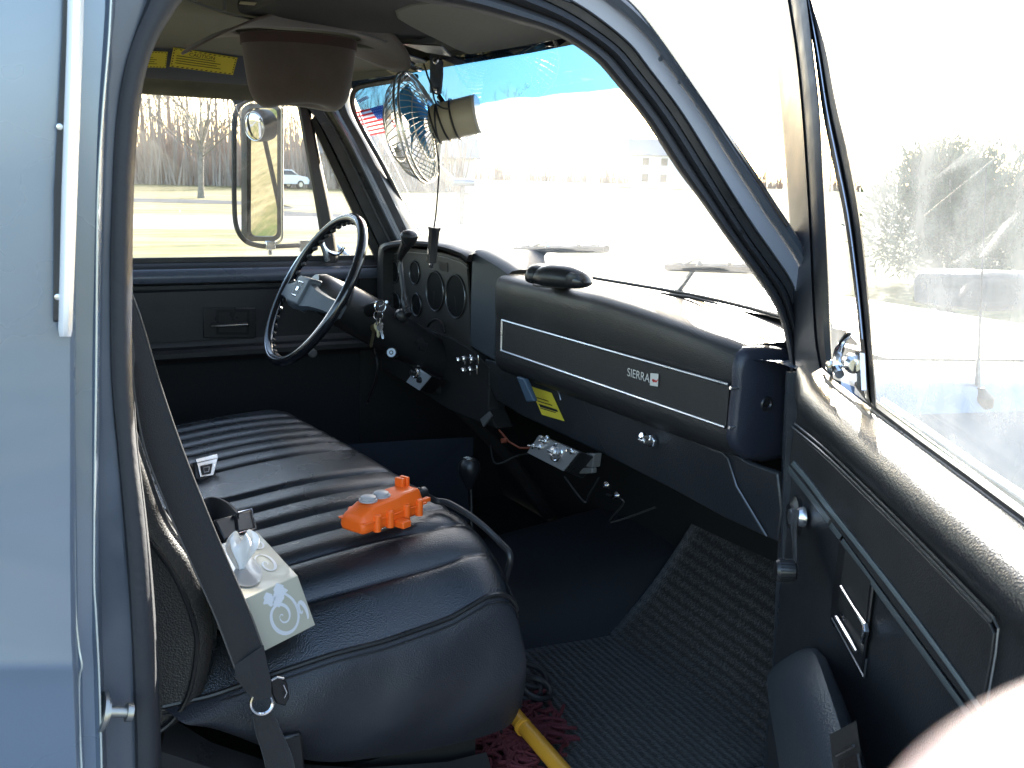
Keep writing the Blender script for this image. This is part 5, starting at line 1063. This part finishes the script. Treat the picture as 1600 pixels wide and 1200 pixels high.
for k in range(44):
    t=2*math.pi*k/44; tw=.32
    mb.tube([cp(h,r_,t+q) for h,r_,q in ((.010,FR,0),(.040,FR*.80,tw*.3),(.057,FR*.55,tw*.65),(.066,.030,tw))],.0011,4,caps=False)
    mb.tube([cp(h,r_,t-q) for h,r_,q in ((.0,FR,0),(-.014,FR*.80,tw*.3),(-.028,FR*.55,tw*.7),(-.042,.034,tw))],.0011,4,caps=False)
obj('wire_cage',mb,wire_m,fan)
mb=MB(); mb.lathe(fcn+fa*.064,fa,[(0,.028),(.004,.028),(.006,.020),(.007,0)],24); obj('hub_badge',mb,white_p,fan)
mb=MB(); mb.lathe(fcn-fa*.004,fa,[(-.012,.016),(.018,.016),(.024,.010)],20); hb=obj('blade_hub',mb,blade_m,fan)
for j in range(4):
    mb=MB(); rows=[]; 
    for r_ in np.linspace(.014,FR*.80,8):
        row=[]
        for q in np.linspace(-1,1,7):
            wdt=.36*(.55+.45*math.sin(math.pi*min(1,r_/FR))); t=j*math.pi/2+.5+q*wdt+r_*2.; row.append(cp(.006+q*.012,r_,t))
        rows.append(row)
    mb.loft(rows); obj('blade',mb,blade_m,fan,solid=.0012)
# cord wraps and cord
mb=MB()
for s_,tilt in ((.002,.2),(.010,-.25),(.020,.3),(.045,.12)):
    A2=ma+np.array((0,0,tilt))*.5; A2/=np.linalg.norm(A2); mb.torus(m0+ma*s_,tuple(A2),.0430,.0022,30,6)
cord=[P(662,100,'x',-.15),P(668,118,'x',-.16),P(675,138,'x',-.17),P(680,158,'x',-.19),P(690,168,'x',-.20),P(700,170,'x',-.20)]
mb.tube(spl(cord,5),.002,6)
mb.tube(spl([P(676,208,'x',-.20),P(681,222,'x',-.19),P(684,240,'x',-.17),P(686,262,'x',-.16),P(684,300,'x',-.15),P(681,335,'x',-.15),P(678,356,'x',-.15)],6),.0019,6); obj('cord',mb,rubber,fan)
mb=MB(); c=np.array(P(679,354,'x',-.15)); ax=np.array(P(673,418,'x',-.15))-c; LL=np.linalg.norm(ax)
mb.lathe(c,ax,[(0,.0145),(.004,.015),(.010,.0125),(LL*.35,.0125),(LL*.40,.0115),(LL*.80,.0125),(LL*.86,.0125),(LL*.87,.006),(LL,.005)],8); pg=obj('plug',mb,hardp,fan)
mb=MB(); mb.lathe(c+ax*.88,ax,[(0,.006),(.008,.005),(.010,.003)],10); mb.box(c+ax*.6+np.array((-.0125,-.004,0)),(.002,.003,.012)); obj('plug_tip',mb,chrome,pg)
mb=MB(); mb.tube([m0+ma*.022+np.array((0,0,.034)),P(686,150,'x',-.16)],.006,8); obj('swivel',mb,hardp,fan)
# ---- keys in the ignition
ks=thing('key_ring',P(592,480,'x',-.185),'bunch of keys on a ring hanging from the ignition switch','keys')
c=np.array(P(594,479,'x',-.185)); mb=MB(); mb.torus(c,(-.75,-.6,.25),.0150,.0020,28,6); mb.tube([P(581,488,'x',-.187),P(604,471,'x',-.187)],.0018,6); mb.lathe(P(605,472,'x',-.187),(-.75,-.6,.2),[(0,.004),(.003,.004)],8); obj('round_fob',mb,chrome,ks)
c=np.array(P(591,493,'x',-.190)); mb=MB(); mb.torus(c,(-.6,-.75,.1),.0115,.0010,24,5); obj('split_ring',mb,chrome,ks)
def key(u,v,u2,v2,m,x=-.191):
    A=np.array(P(u,v,'x',x));B_=np.array(P(u2,v2,'x',x)); d=B_-A; L_=np.linalg.norm(d); d/=L_; s=np.cross(d,(.75,.6,-.1)); s/=np.linalg.norm(s); o=np.cross(d,s)*.001
    mb=MB(); mb.plate([A+d*(.010+.011*math.cos(t))+s*.0105*math.sin(t) for t in np.linspace(0,6.283,17)[:-1]],o*2); mb.plate([A+d*.020+s*.004,A+d*.020-s*.004,A+d*(L_-.004)-s*.004,A+d*L_,A+d*(L_-.004)+s*.0025,A+d*(L_*.8)+s*.004,A+d*(L_*.7)+s*.0028,A+d*(L_*.6)+s*.004],o*2); obj('key',mb,m,ks,smooth=False)
key(586,507,580,543,brass); key(593,505,600,530,chrome,-.185); key(590,503,592,528,brass,-.188)
mb=MB(); mb.tube([P(589,497,'x',-.191),P(588,508,'x',-.191)],.0022,6); mb.tube([P(594,497,'x',-.189),P(594,508,'x',-.189)],.0026,6); obj('clip',mb,chrome,ks)

# ---- passenger door (open)
def dprof(name,pr,s0,s1,m,parent,n=16,bend=None,**k):
    rows=[]
    for s in np.linspace(s0,s1,n): rows.append([door(s,o+(bend(s,o,z) if bend else 0),z) for o,z in pr])
    mb=MB(); mb.loft(rows); return obj(name,mb,m,parent,**k)
def f_panel(pts,off,th,m,name,parent,bevel=.003,sg=1,**k):
    mb=MB(); mb.plate([PD(u,v,off) for u,v in pts],tuple(np.array(DN)*th*sg)); return obj(name,mb,m,parent,bevel=bevel,**k)
pdoor=dprof('passenger_door',[(-.030,.645),(-.027,.656),(-.015,.660),(.004,.661),(.018,.660),(.030,.656),(.037,.648),(.040,.638),(.038,.627),(.031,.616),(.020,.606),(.008,.597),(.002,.588),(0,.572),(0,.45),(0,.30),(0,.10),(0,-.12)],.0,1.12,mat('door_pad_vinyl',(.020,.021,.023),.36,bump=[(450,.4,'v')],roughvar=(8,.3,.42),spec=.75),T,bend=lambda s,o,z:(-o*.8*max(0,1-s/.16) if o>0 else 0),label='black vinyl passenger door standing open at the right')
mb=MB(); mb.loft([[door(s,o,z) for o,z in ((.020,.65),(.0,.3),(0,-.12),(-.09,-.12),(-.09,.3),(-.06,.65))] for s in (-.012,.0)],True,True); obj('door_front_edge',mb,paintk,pdoor)
mb=MB(); mb.loft([[door(s,o,z) for o,z in ((-.075,.64),(-.11,.55),(-.115,.3),(-.10,-.12))] for s in (-.01,1.12)]); obj('outer_skin',mb,paint,pdoor)
# seals at the base of the glass
mb=MB(); mb.tube([PD(u,v,-.022) for u,v in ((1340,600),(1366,634),(1440,690),(1520,748),(1620,822))],.0045,6); obj('inner_window_seal',mb,rubber,pdoor)
mb=MB(); mb.tube([PD(u,v,-.020) for u,v in ((1362,640),(1440,697),(1520,757),(1620,832))],.0022,6); obj('seal_bead',mb,satin,pdoor)
mb=MB(); mb.loft([[PD(u,v,-.045),PD(u+2,v-9,-.05),PD(u+2,v-12,-.065)] for u,v in ((1366,636),(1440,690),(1520,748),(1620,822))]); obj('glass_slot',mb,mat('green_glass_edge',(.03,.09,.07),.3),pdoor)
mb=MB(); mb.tube([PD(u,v,-.10) for u,v in ((1380,625),(1450,672),(1530,728),(1620,788))],.004,6); obj('outer_window_seal',mb,satin,pdoor)
# glass
mb=MB(); mb.add([door(.09,-.055,.64),door(1.1,-.055,.64),door(1.02,-.055,1.22),door(.02,-.055,1.30),door(-.02,-.055,1.22)],[(0,1,2,3,4)]); obj('window_glass',mb,glass_door,pdoor,smooth=False)
def dband(name,inner,outer,prof_,m,n=4,parent=pdoor):
    rows=[]
    for a_,b_ in zip(spl(inner,n),spl(outer,n)): rows.append([PD(a_[0]*(1-t)+b_[0]*t,a_[1]*(1-t)+b_[1]*t,o) for t,o in prof_])
    mb=MB(); mb.loft(rows); return obj(name,mb,m,parent)
# front frame post: light painted face, dark rubber face
L_in=[(1176,-90),(1190,0),(1207,80),(1219,170),(1228,270),(1234,360),(1237,450),(1239,530),(1245,595)]
L_mid=[(1220,-90),(1234,0),(1246,80),(1255,170),(1262,270),(1267,360),(1271,450),(1276,530),(1284,575)]
L_out=[(1248,-90),(1262,0),(1271,80),(1281,170),(1287,270),(1292,360),(1296,450),(1299,530),(1303,592)]
fp_=dband('window_post',L_in,L_mid,[(-.0,-.06),(0,-.005),(.08,.0),(.92,.0),(1,-.006)],mat('post_vinyl',(.045,.046,.052),.38,bump=[(300,.15,'n')],roughvar=(7,.3,.5)))
dband('post_rubber',L_mid,L_out,[(0,-.006),(.08,-.002),(.5,.002),(.92,-.004),(1,-.05)],rubber)
# division bar
D_in=[(1240,-90),(1258,0),(1272,80),(1284,170),(1300,250),(1318,335),(1333,440),(1343,530),(1349,600),(1352,622)]
D_out=[(1250,-90),(1268,0),(1290,70),(1309,165),(1329,250),(1346,350),(1357,460),(1365,560),(1370,632),(1372,640)]
dband('division_bar',D_in,D_out,[(0,-.05),(0,-.018),(.15,-.012),(.35,-.012),(.42,-.020),(.6,-.014),(.9,-.014),(1.,-.022),(1.,-.06)],rubber)
mb=MB(); mb.tube([PD(u,v,-.0115) for u,v in spl([(1263,0),(1278,80),(1292,170),(1308,250),(1325,335),(1339,440),(1348,530)],4)],.0012,5); obj('bar_bead',mb,satin,pdoor)
mb=MB(); mb.add([PD(1270,-90,-.03),PD(1290,200,-.03),PD(1298,590,-.03),PD(1350,610,-.03),PD(1330,400,-.03),PD(1300,240,-.03)],[(0,1,2,3,4,5)]); obj('vent_glass',mb,glass_door,pdoor,smooth=False)
# base of the vent window
mb=MB(); mb.loft([[PD(u,v,o) for (u,v,o) in r] for r in ([(1283,562,-.03),(1290,590,-.005),(1280,618,.006)],[(1303,595,-.03),(1306,606,-.005),(1296,630,.006)],[(1335,618,-.03),(1335,628,-.005),(1325,645,.006)],[(1362,640,-.03),(1362,650,-.005),(1355,660,.006)])]); obj('vent_sill',mb,rubber,pdoor)
# vent latch
vl=MB(); vl.tube([PD(u,v,.012) for u,v in spl([(1333,520),(1322,527),(1314,540),(1309,556),(1308,575),(1312,585)],4)],[.003]*3+[.0045]*6+[.006]*12,10); vlo=obj('vent_latch',vl,chrome,pdoor)
mb=MB(); c=np.array(PD(1332,568,.004)); mb.lathe(c,np.array(DD)*1.,[(-.016,.006),(-.012,.011),(.006,.012),(.012,.008)],18); mb.lathe(PD(1300,572,.004),tuple(-DD),[(0,.008),(.010,.007),(.014,.005)],12); mb.tube([PD(1297,574,.004),PD(1345,566,.0)],.005,10); mb.plate([PD(1344,548,-.002),PD(1351,552,-.002),PD(1354,610,-.002),PD(1347,606,-.002)],tuple(np.array(DN)*.006)); obj('latch_body',mb,chrome,vlo)
# inset panel with its mouldings
ins=[(1243,672),(1300,722),(1400,820),(1500,922),(1552,975),(1558,990),(1553,1030),(1537,1112),(1530,1118),(1480,1052),(1400,945),(1320,838),(1262,762),(1236,728)]
pi=f_panel(ins,.0025,.003,dashv,'inset_panel',pdoor,bevel=.001)
mb=MB()
for q,o in ((0,.0065),(5,.0065)):
    mb.tube([PD(u-q*.9,v+q,o) for u,v in spl([(1242,662),(1300,711),(1400,809),(1500,911),(1552,965)],4)],.0016,6)
mb.tube([PD(u,v,.006) for u,v in ((1552,965),(1560,982),(1556,1020),(1540,1112))],.0011,6); obj('upper_moulding',mb,alu,pdoor)
mb=MB(); mb.loft([[PD(u,v,o) for (u,v,o) in ((a_[0]+3,a_[1]-4,.004),(a_[0]+2,a_[1]-2,.008),(a_[0]-2,a_[1]+3,.008),(a_[0]-3,a_[1]+4,.004))] for a_ in spl([(1238,722),(1262,750),(1300,800),(1400,927),(1480,1035),(1534,1112)],4)]); obj('lower_moulding',mb,mat('lower_trim_plastic',(.16,.19,.20),.4,.2),pdoor)
mb=MB(); 
for seg_ in ([(1226,722),(1250,752),(1272,780),(1296,812)],[(1298,817),(1314,838)],[(1316,842),(1370,917),(1440,1012),(1500,1095),(1524,1130)]):
    mb.loft([[PD(u,v,o) for (u,v,o) in ((a_[0]+2,a_[1]-3,.003),(a_[0]+1.5,a_[1]-1,.0065),(a_[0]-3,a_[1]+5,.0065),(a_[0]-3.5,a_[1]+6,.003))] for a_ in seg_])
obj('trim_strip',mb,mat('strip_plastic',(.10,.115,.12),.42,.2),pdoor)
# window crank
c=np.array(PD(1247,806,.0)); mb=MB(); mb.lathe(c,DN,[(0,.030),(.006,.030),(.010,.022),(.014,.018)],28); ck=obj('window_crank',mb,hardp,pdoor,label='chrome window crank with black ribbed knob')
mb=MB(); rows=[]
for (u,v,w_,o) in ((1243,796,6,.030),(1242,808,7,.033),(1241,825,5.5,.036),(1242,850,4.2,.040),(1243,875,3.8,.044),(1244,892,4.5,.046),(1244,900,3.5,.046)):
    rows.append([PD(u-w_,v,o),PD(u-w_*.3,v,o+.005),PD(u+w_*.6,v,o+.004),PD(u+w_,v,o-.003),PD(u+w_*.4,v,o-.007),PD(u-w_*.6,v,o-.006)])
mb.loft(rows,True,True); mb.lathe(PD(1257,808,.004),DN,[(0,.015),(.006,.0145),(.012,.012),(.022,.011)],20); obj('arm',mb,mat('bright_crank',(.9,.9,.92),.2,.95),ck,auto=50)
c=np.array(PD(1243,892,.050)); mb=MB(); pr=[]; mb.lathe(c,DN,[(0,.012),(.003,.0145),(.022,.0145),(.026,.012),(.027,0)],24,caps=False)
for k in range(20):
    t=2*math.pi*k/20; bb=np.cross(DN,(0,0,1)); mb.box(c+np.array(DN)*.0125+bb*math.cos(t)*.0146+np.array((0,0,1))*math.sin(t)*.0146,(.0018,.0018,.019),(bb*math.cos(t)+np.array((0,0,1))*math.sin(t),-bb*math.sin(t)+np.array((0,0,1))*math.cos(t),DN))
obj('knob',mb,hardp,ck)
# pull handle pocket
pk_o=[(1316,842),(1369,912),(1350,1058),(1300,968)]
pk=f_panel(pk_o,.002,.004,hardp,'handle_plate',pdoor,bevel=.003)
mb=MB(); pi_=[(1321,858),(1360,908),(1350,1000),(1309,950)]; mb.add([PD(u,v,.0068) for u,v in pi_],[(0,1,2,3)]); obj('pocket',mb,blackink,pk,smooth=False)
mb=MB(); mb.tube([PD(u,v,.010) for u,v in ((1314,917),(1333,948),(1352,977),(1353,985),(1349,1004))],[.0022,.0016,.003,.004,.003],8); mb.tube([PD(u,v,.010) for u,v in ((1307,965),(1324,994),(1338,1018))],[.003,.0035,.002],8); obj('door_lever',mb,chrome,pk)
mb=MB(); mb.tube([PD(u,v,.007) for u,v in ((1300,966),(1350,1058),(1354,1030))],.0012,5); obj('plate_edge',mb,alu,pk)
# armrest
arm=[[(1200,1045,.05),(1240,1022,.062),(1275,1001,.055),(1281,1004,.02),(1282,1006,.0)],[(1197,1065,.075),(1235,1052,.092),(1292,1045,.085),(1300,1048,.03),(1301,1050,.0)],[(1203,1110,.080),(1243,1105,.098),(1312,1098,.09),(1322,1100,.03),(1323,1102,.0)],[(1212,1160,.082),(1255,1160,.10),(1330,1150,.092),(1340,1152,.03),(1342,1153,.0)],[(1222,1230,.085),(1268,1240,.10),(1352,1230,.092),(1362,1232,.03),(1363,1234,.0)],[(1240,1330,.085),(1290,1340,.10),(1385,1330,.092),(1395,1330,.03),(1396,1332,.0)]]
mb=MB(); rows=[]
for r_ in arm:
    row=[PD(*r_[0][:2],0.0)]+[PD(*r_[0][:2],r_[0][2]*.5)]+[PD(u,v,o) for u,v,o in r_]; rows.append(row)
fr0=[tuple(np.array(p)*.0+np.array(PD(1240,1020,.0))) for p in rows[0]]
mb.loft([fr0]+rows); ar=obj('armrest',mb,mat('armrest_vinyl',(.030,.036,.044),.33,bump=[(420,.4,'v')]),pdoor,sub=1,auto=80)
mb=MB(); mb.add([PD(u,v,o) for u,v,o in ((1296,1148,.1),(1338,1126,.1),(1352,1230,.1),(1306,1240,.1))],[(0,1,2,3)]); mb2=MB(); 
obj('grip_recess',mb,blackink,ar,smooth=False)
mb=MB(); mb.tube([PD(u,v,.104) for u,v in ((1306,1180),(1322,1172),(1334,1165))],.0014,6); mb.plate([PD(u,v,.102) for u,v in ((1312,1190),(1342,1178),(1348,1210),(1318,1220))],tuple(np.array(DN)*.002)); obj('grip_insert',mb,hardp,ar)
# ---- front end of the truck outside: cowl, hood, fender
def sheet_(name,rows,m,parent=T,**k): mb=MB(); mb.loft(rows); return obj(name,mb,m,parent,**k)
hoodz=lambda x:.645-.07*(x-.3)-.03*max(0,(x-1.2)/.6)**2
ho=sheet_('hood',[[(x,y,hoodz(x)+ (.010 if abs(y)<.45 else 0)-(.012 if abs(y)>.7 else 0)) for y in (-.80,-.78,-.5,-.44,0,.44,.5,.78,.80)] for x in (.34,.36,.6,.9,1.2,1.5,1.7,1.76)]+[[(1.80,y,.45) for y in (-.80,-.78,-.5,-.44,0,.44,.5,.78,.80)]],paint)
sheet_('cowl',[[(x,y,z) for y in (-.82,0,.82)] for x,z in ((.20,.69),(.24,.660),(.335,.648))],rubber)
fd=sheet_('fender',[[(x,-.79,hoodz(x)-.018),(x,-.84,hoodz(x)-.012),(x,-.90,hoodz(x)-.016),(x,-.945,hoodz(x)-.04),(x,-.965,hoodz(x)-.075),(x,-.955,hoodz(x)-.10),(x,-.96,hoodz(x)-.25),(x,-.985,hoodz(x)-.32),(x,-.97,hoodz(x)-.60)] for x in (.02,.1,.4,.8,1.2,1.6,1.82)],paint)
sheet_('fender',[[(x,.79,hoodz(x)-.018),(x,.90,hoodz(x)-.016),(x,.965,hoodz(x)-.075),(x,.96,hoodz(x)-.25),(x,.97,hoodz(x)-.60)] for x in (.02,.4,.8,1.2,1.6,1.82)],paint)
mb=MB(); mb.box((1.80,0,.18),(.05,1.85,.5)); gr=obj('grille',mb,satin,T,bevel=.02)
# antenna
ab=np.array(P(1527,612,'x',.40)); an=thing('radio_antenna',tuple(ab),'whip antenna with spring base standing on the fender beyond the door glass','antenna')
mb=MB(); mb.lathe(ab-np.array((0,0,.014)),(0,0,1),[(-.01,.028),(.006,.028),(.014,.018),(.022,.011)],18); obj('base',mb,rubber,an)
tp_=np.array(P(1541,265,'x',.42)); mb=MB(); mb.tube([ab,lerp(ab,tp_,.14)],.0045,10); obj('spring',mb,mat('antenna_spring',(.16,.16,.17),.4,.7),an); mb=MB(); mb.tube([lerp(ab,tp_,.12),lerp(ab,tp_,.38),tp_],[.0026,.002,.001],6); obj('whip',mb,rubber,an)
# plow lamp housing on its bracket in front of the hood
pp=np.array(P(1495,455,'x',1.9)); pls=thing('plow_lamp',tuple(pp),'boxy plow headlamp seen from behind, standing on brackets in front of the hood','plow lamp')
PL=lambda u,v,x:P(u,v,'x',x)
fr_=[PL(1431,432,1.86),PL(1440,421,1.86),PL(1552,425,1.86),PL(1562,432,1.86),PL(1560,480,1.86),PL(1550,487,1.86),PL(1490,482,1.86),PL(1432,472,1.86)]
cen=np.mean(np.array(fr_),axis=0); 
mb=MB(); mb.loft([[tuple(np.array(lerp(p,cen,.12))+np.array((-.04,0,-.004))) for p in fr_],fr_,[tuple(np.array(p)+np.array((.17,0,.0))) for p in fr_]],True,True); obj('lamp_case',mb,mat('weathered_black_plastic',(.05,.05,.052),.5,bump=[(60,.4,'n')]),pls,bevel=.008)
mb=MB(); mb.tube([PL(1467,480,1.9),PL(1466,498,1.9)],.009,8); mb.tube([PL(1480,482,1.9),PL(1479,500,1.9)],.014,8); mb.tube([PL(1456,486,1.9),PL(1490,490,1.9)],.008,8); mb.tube([PL(1490,490,1.9),PL(1500,505,1.9),PL(1520,508,1.9)],.009,8); mb.lathe(PL(1510,503,1.9),(0,0,1),[(-.02,.014),(.01,.014)],10); mb.tube([PL(1478,500,1.9),(pp[0]+.0,pp[1]-.03,.2)],.012,8); obj('bracket',mb,rubber,pls)
# snow plow head gear line beyond the hood
mb=MB(); mb.tube([PL(1500,500,1.95),PL(1545,515,1.95),PL(1600,535,1.95)],.008,6); obj('plow_cable',mb,rubber,T)
# ---- cab back wall with rear window
mb=MB(); 
mb.hexa([(-1.16,-.86,-.13),(-1.14,-.86,-.13),(-1.14,.86,-.13),(-1.16,.86,-.13)],[(-1.16,-.86,.72),(-1.14,-.86,.72),(-1.14,.86,.72),(-1.16,.86,.72)])
mb.hexa([(-1.16,-.86,1.08),(-1.14,-.86,1.08),(-1.14,.86,1.08),(-1.16,.86,1.08)],[(-1.16,-.86,1.26),(-1.14,-.86,1.26),(-1.14,.86,1.26),(-1.16,.86,1.26)])
for s in (-1,1): mb.box((-1.15,s*.77,.9),(.02,.18,.36))
obj('cab_back_wall',mb,paintk,T,smooth=False)
mb=MB(); mb.add([(-1.15,-.68,.72),(-1.15,.68,.72),(-1.15,.68,1.08),(-1.15,-.68,1.08)],[(0,1,2,3)]); obj('rear_window',mb,glass_clear,T,smooth=False)
# outer roof side / cab corner rearwards
mb=MB(); mb.loft([[(-1.26,-.93,z) for z in (-.3,.72)],[(-1.10,-.935,z) for z in (-.3,.72)]]); 
# ---- photographer's fingertip close to the lens, with the hand behind it
def camp(u,v,d): return CAM+(_F+_R*(u-800)/FPX+_U*(600-v)/FPX)*d
fg=[camp(1600,1510,.040),camp(1810,1385,.042),camp(2140,1210,.046),camp(2600,1000,.046),camp(3300,1150,.035)]
me_=MB(); pth=spl(fg,6); nn_=len(pth); rad=[]
for i in range(nn_):
    t=i/(nn_-1); rad.append(.0078+.0015*t+(.0006*math.sin(t*9)))
tipd=np.array(pth[0])-np.array(pth[1]); tipd/=np.linalg.norm(tipd)
pre=[tuple(np.array(pth[0])+tipd*.0078*s_) for s_ in (1.,.93,.75,.45)]; prr=[.0004,.0030,.0052,.0070]
me_.tube(pre+pth,prr+rad,20)
hand=obj('person',me_,skin,None,tuple(pth[0]),sub=1,label="photographer's bare fingertip poking into the bottom right corner close to the lens",cat='person')
# ================================================================== CAMERA / LIGHT
cd=bpy.data.cameras.new('camera'); co=bpy.data.objects.new('camera',cd); COL.objects.link(co); SC.camera=co
M=Matrix(((_R[0],_U[0],-_F[0],CAM[0]),(_R[1],_U[1],-_F[1],CAM[1]),(_R[2],_U[2],-_F[2],CAM[2]),(0,0,0,1))); co.matrix_world=M
cd.sensor_width=36; cd.lens=FPX/1600*36; cd.clip_start=.005; cd.clip_end=3000
cd.dof.use_dof=True; cd.dof.focus_distance=2.0; cd.dof.aperture_fstop=18
EL,AZ=R(17),R(46)
S=Vector((math.sin(AZ)*math.cos(EL),math.cos(AZ)*math.cos(EL),math.sin(EL)))
sd=bpy.data.lights.new('sun','SUN'); so_=bpy.data.objects.new('sun',sd); COL.objects.link(so_); sd.energy=4.5; sd.angle=R(.5); sd.color=(1,.94,.85); so_.rotation_euler=S.to_track_quat('Z','Y').to_euler()
w=bpy.data.worlds.new('World'); SC.world=w; w.use_nodes=True; nt=w.node_tree; bg=nt.nodes['Background']; sk=nt.nodes.new('ShaderNodeTexSky'); sk.sky_type='NISHITA'; sk.sun_disc=False; sk.sun_elevation=EL; sk.sun_rotation=AZ; sk.air_density=1.; sk.dust_density=1.5
nt.links.new(sk.outputs[0],bg.inputs[0]); bg.inputs[1].default_value=.13
SC.view_settings.view_transform='Standard'; SC.view_settings.look='None'; SC.view_settings.exposure=2.8; SC.view_settings.gamma=1
SC.cycles.use_denoising=True; SC.cycles.max_bounces=8; SC.cycles.transparent_max_bounces=16; SC.cycles.sample_clamp_indirect=6
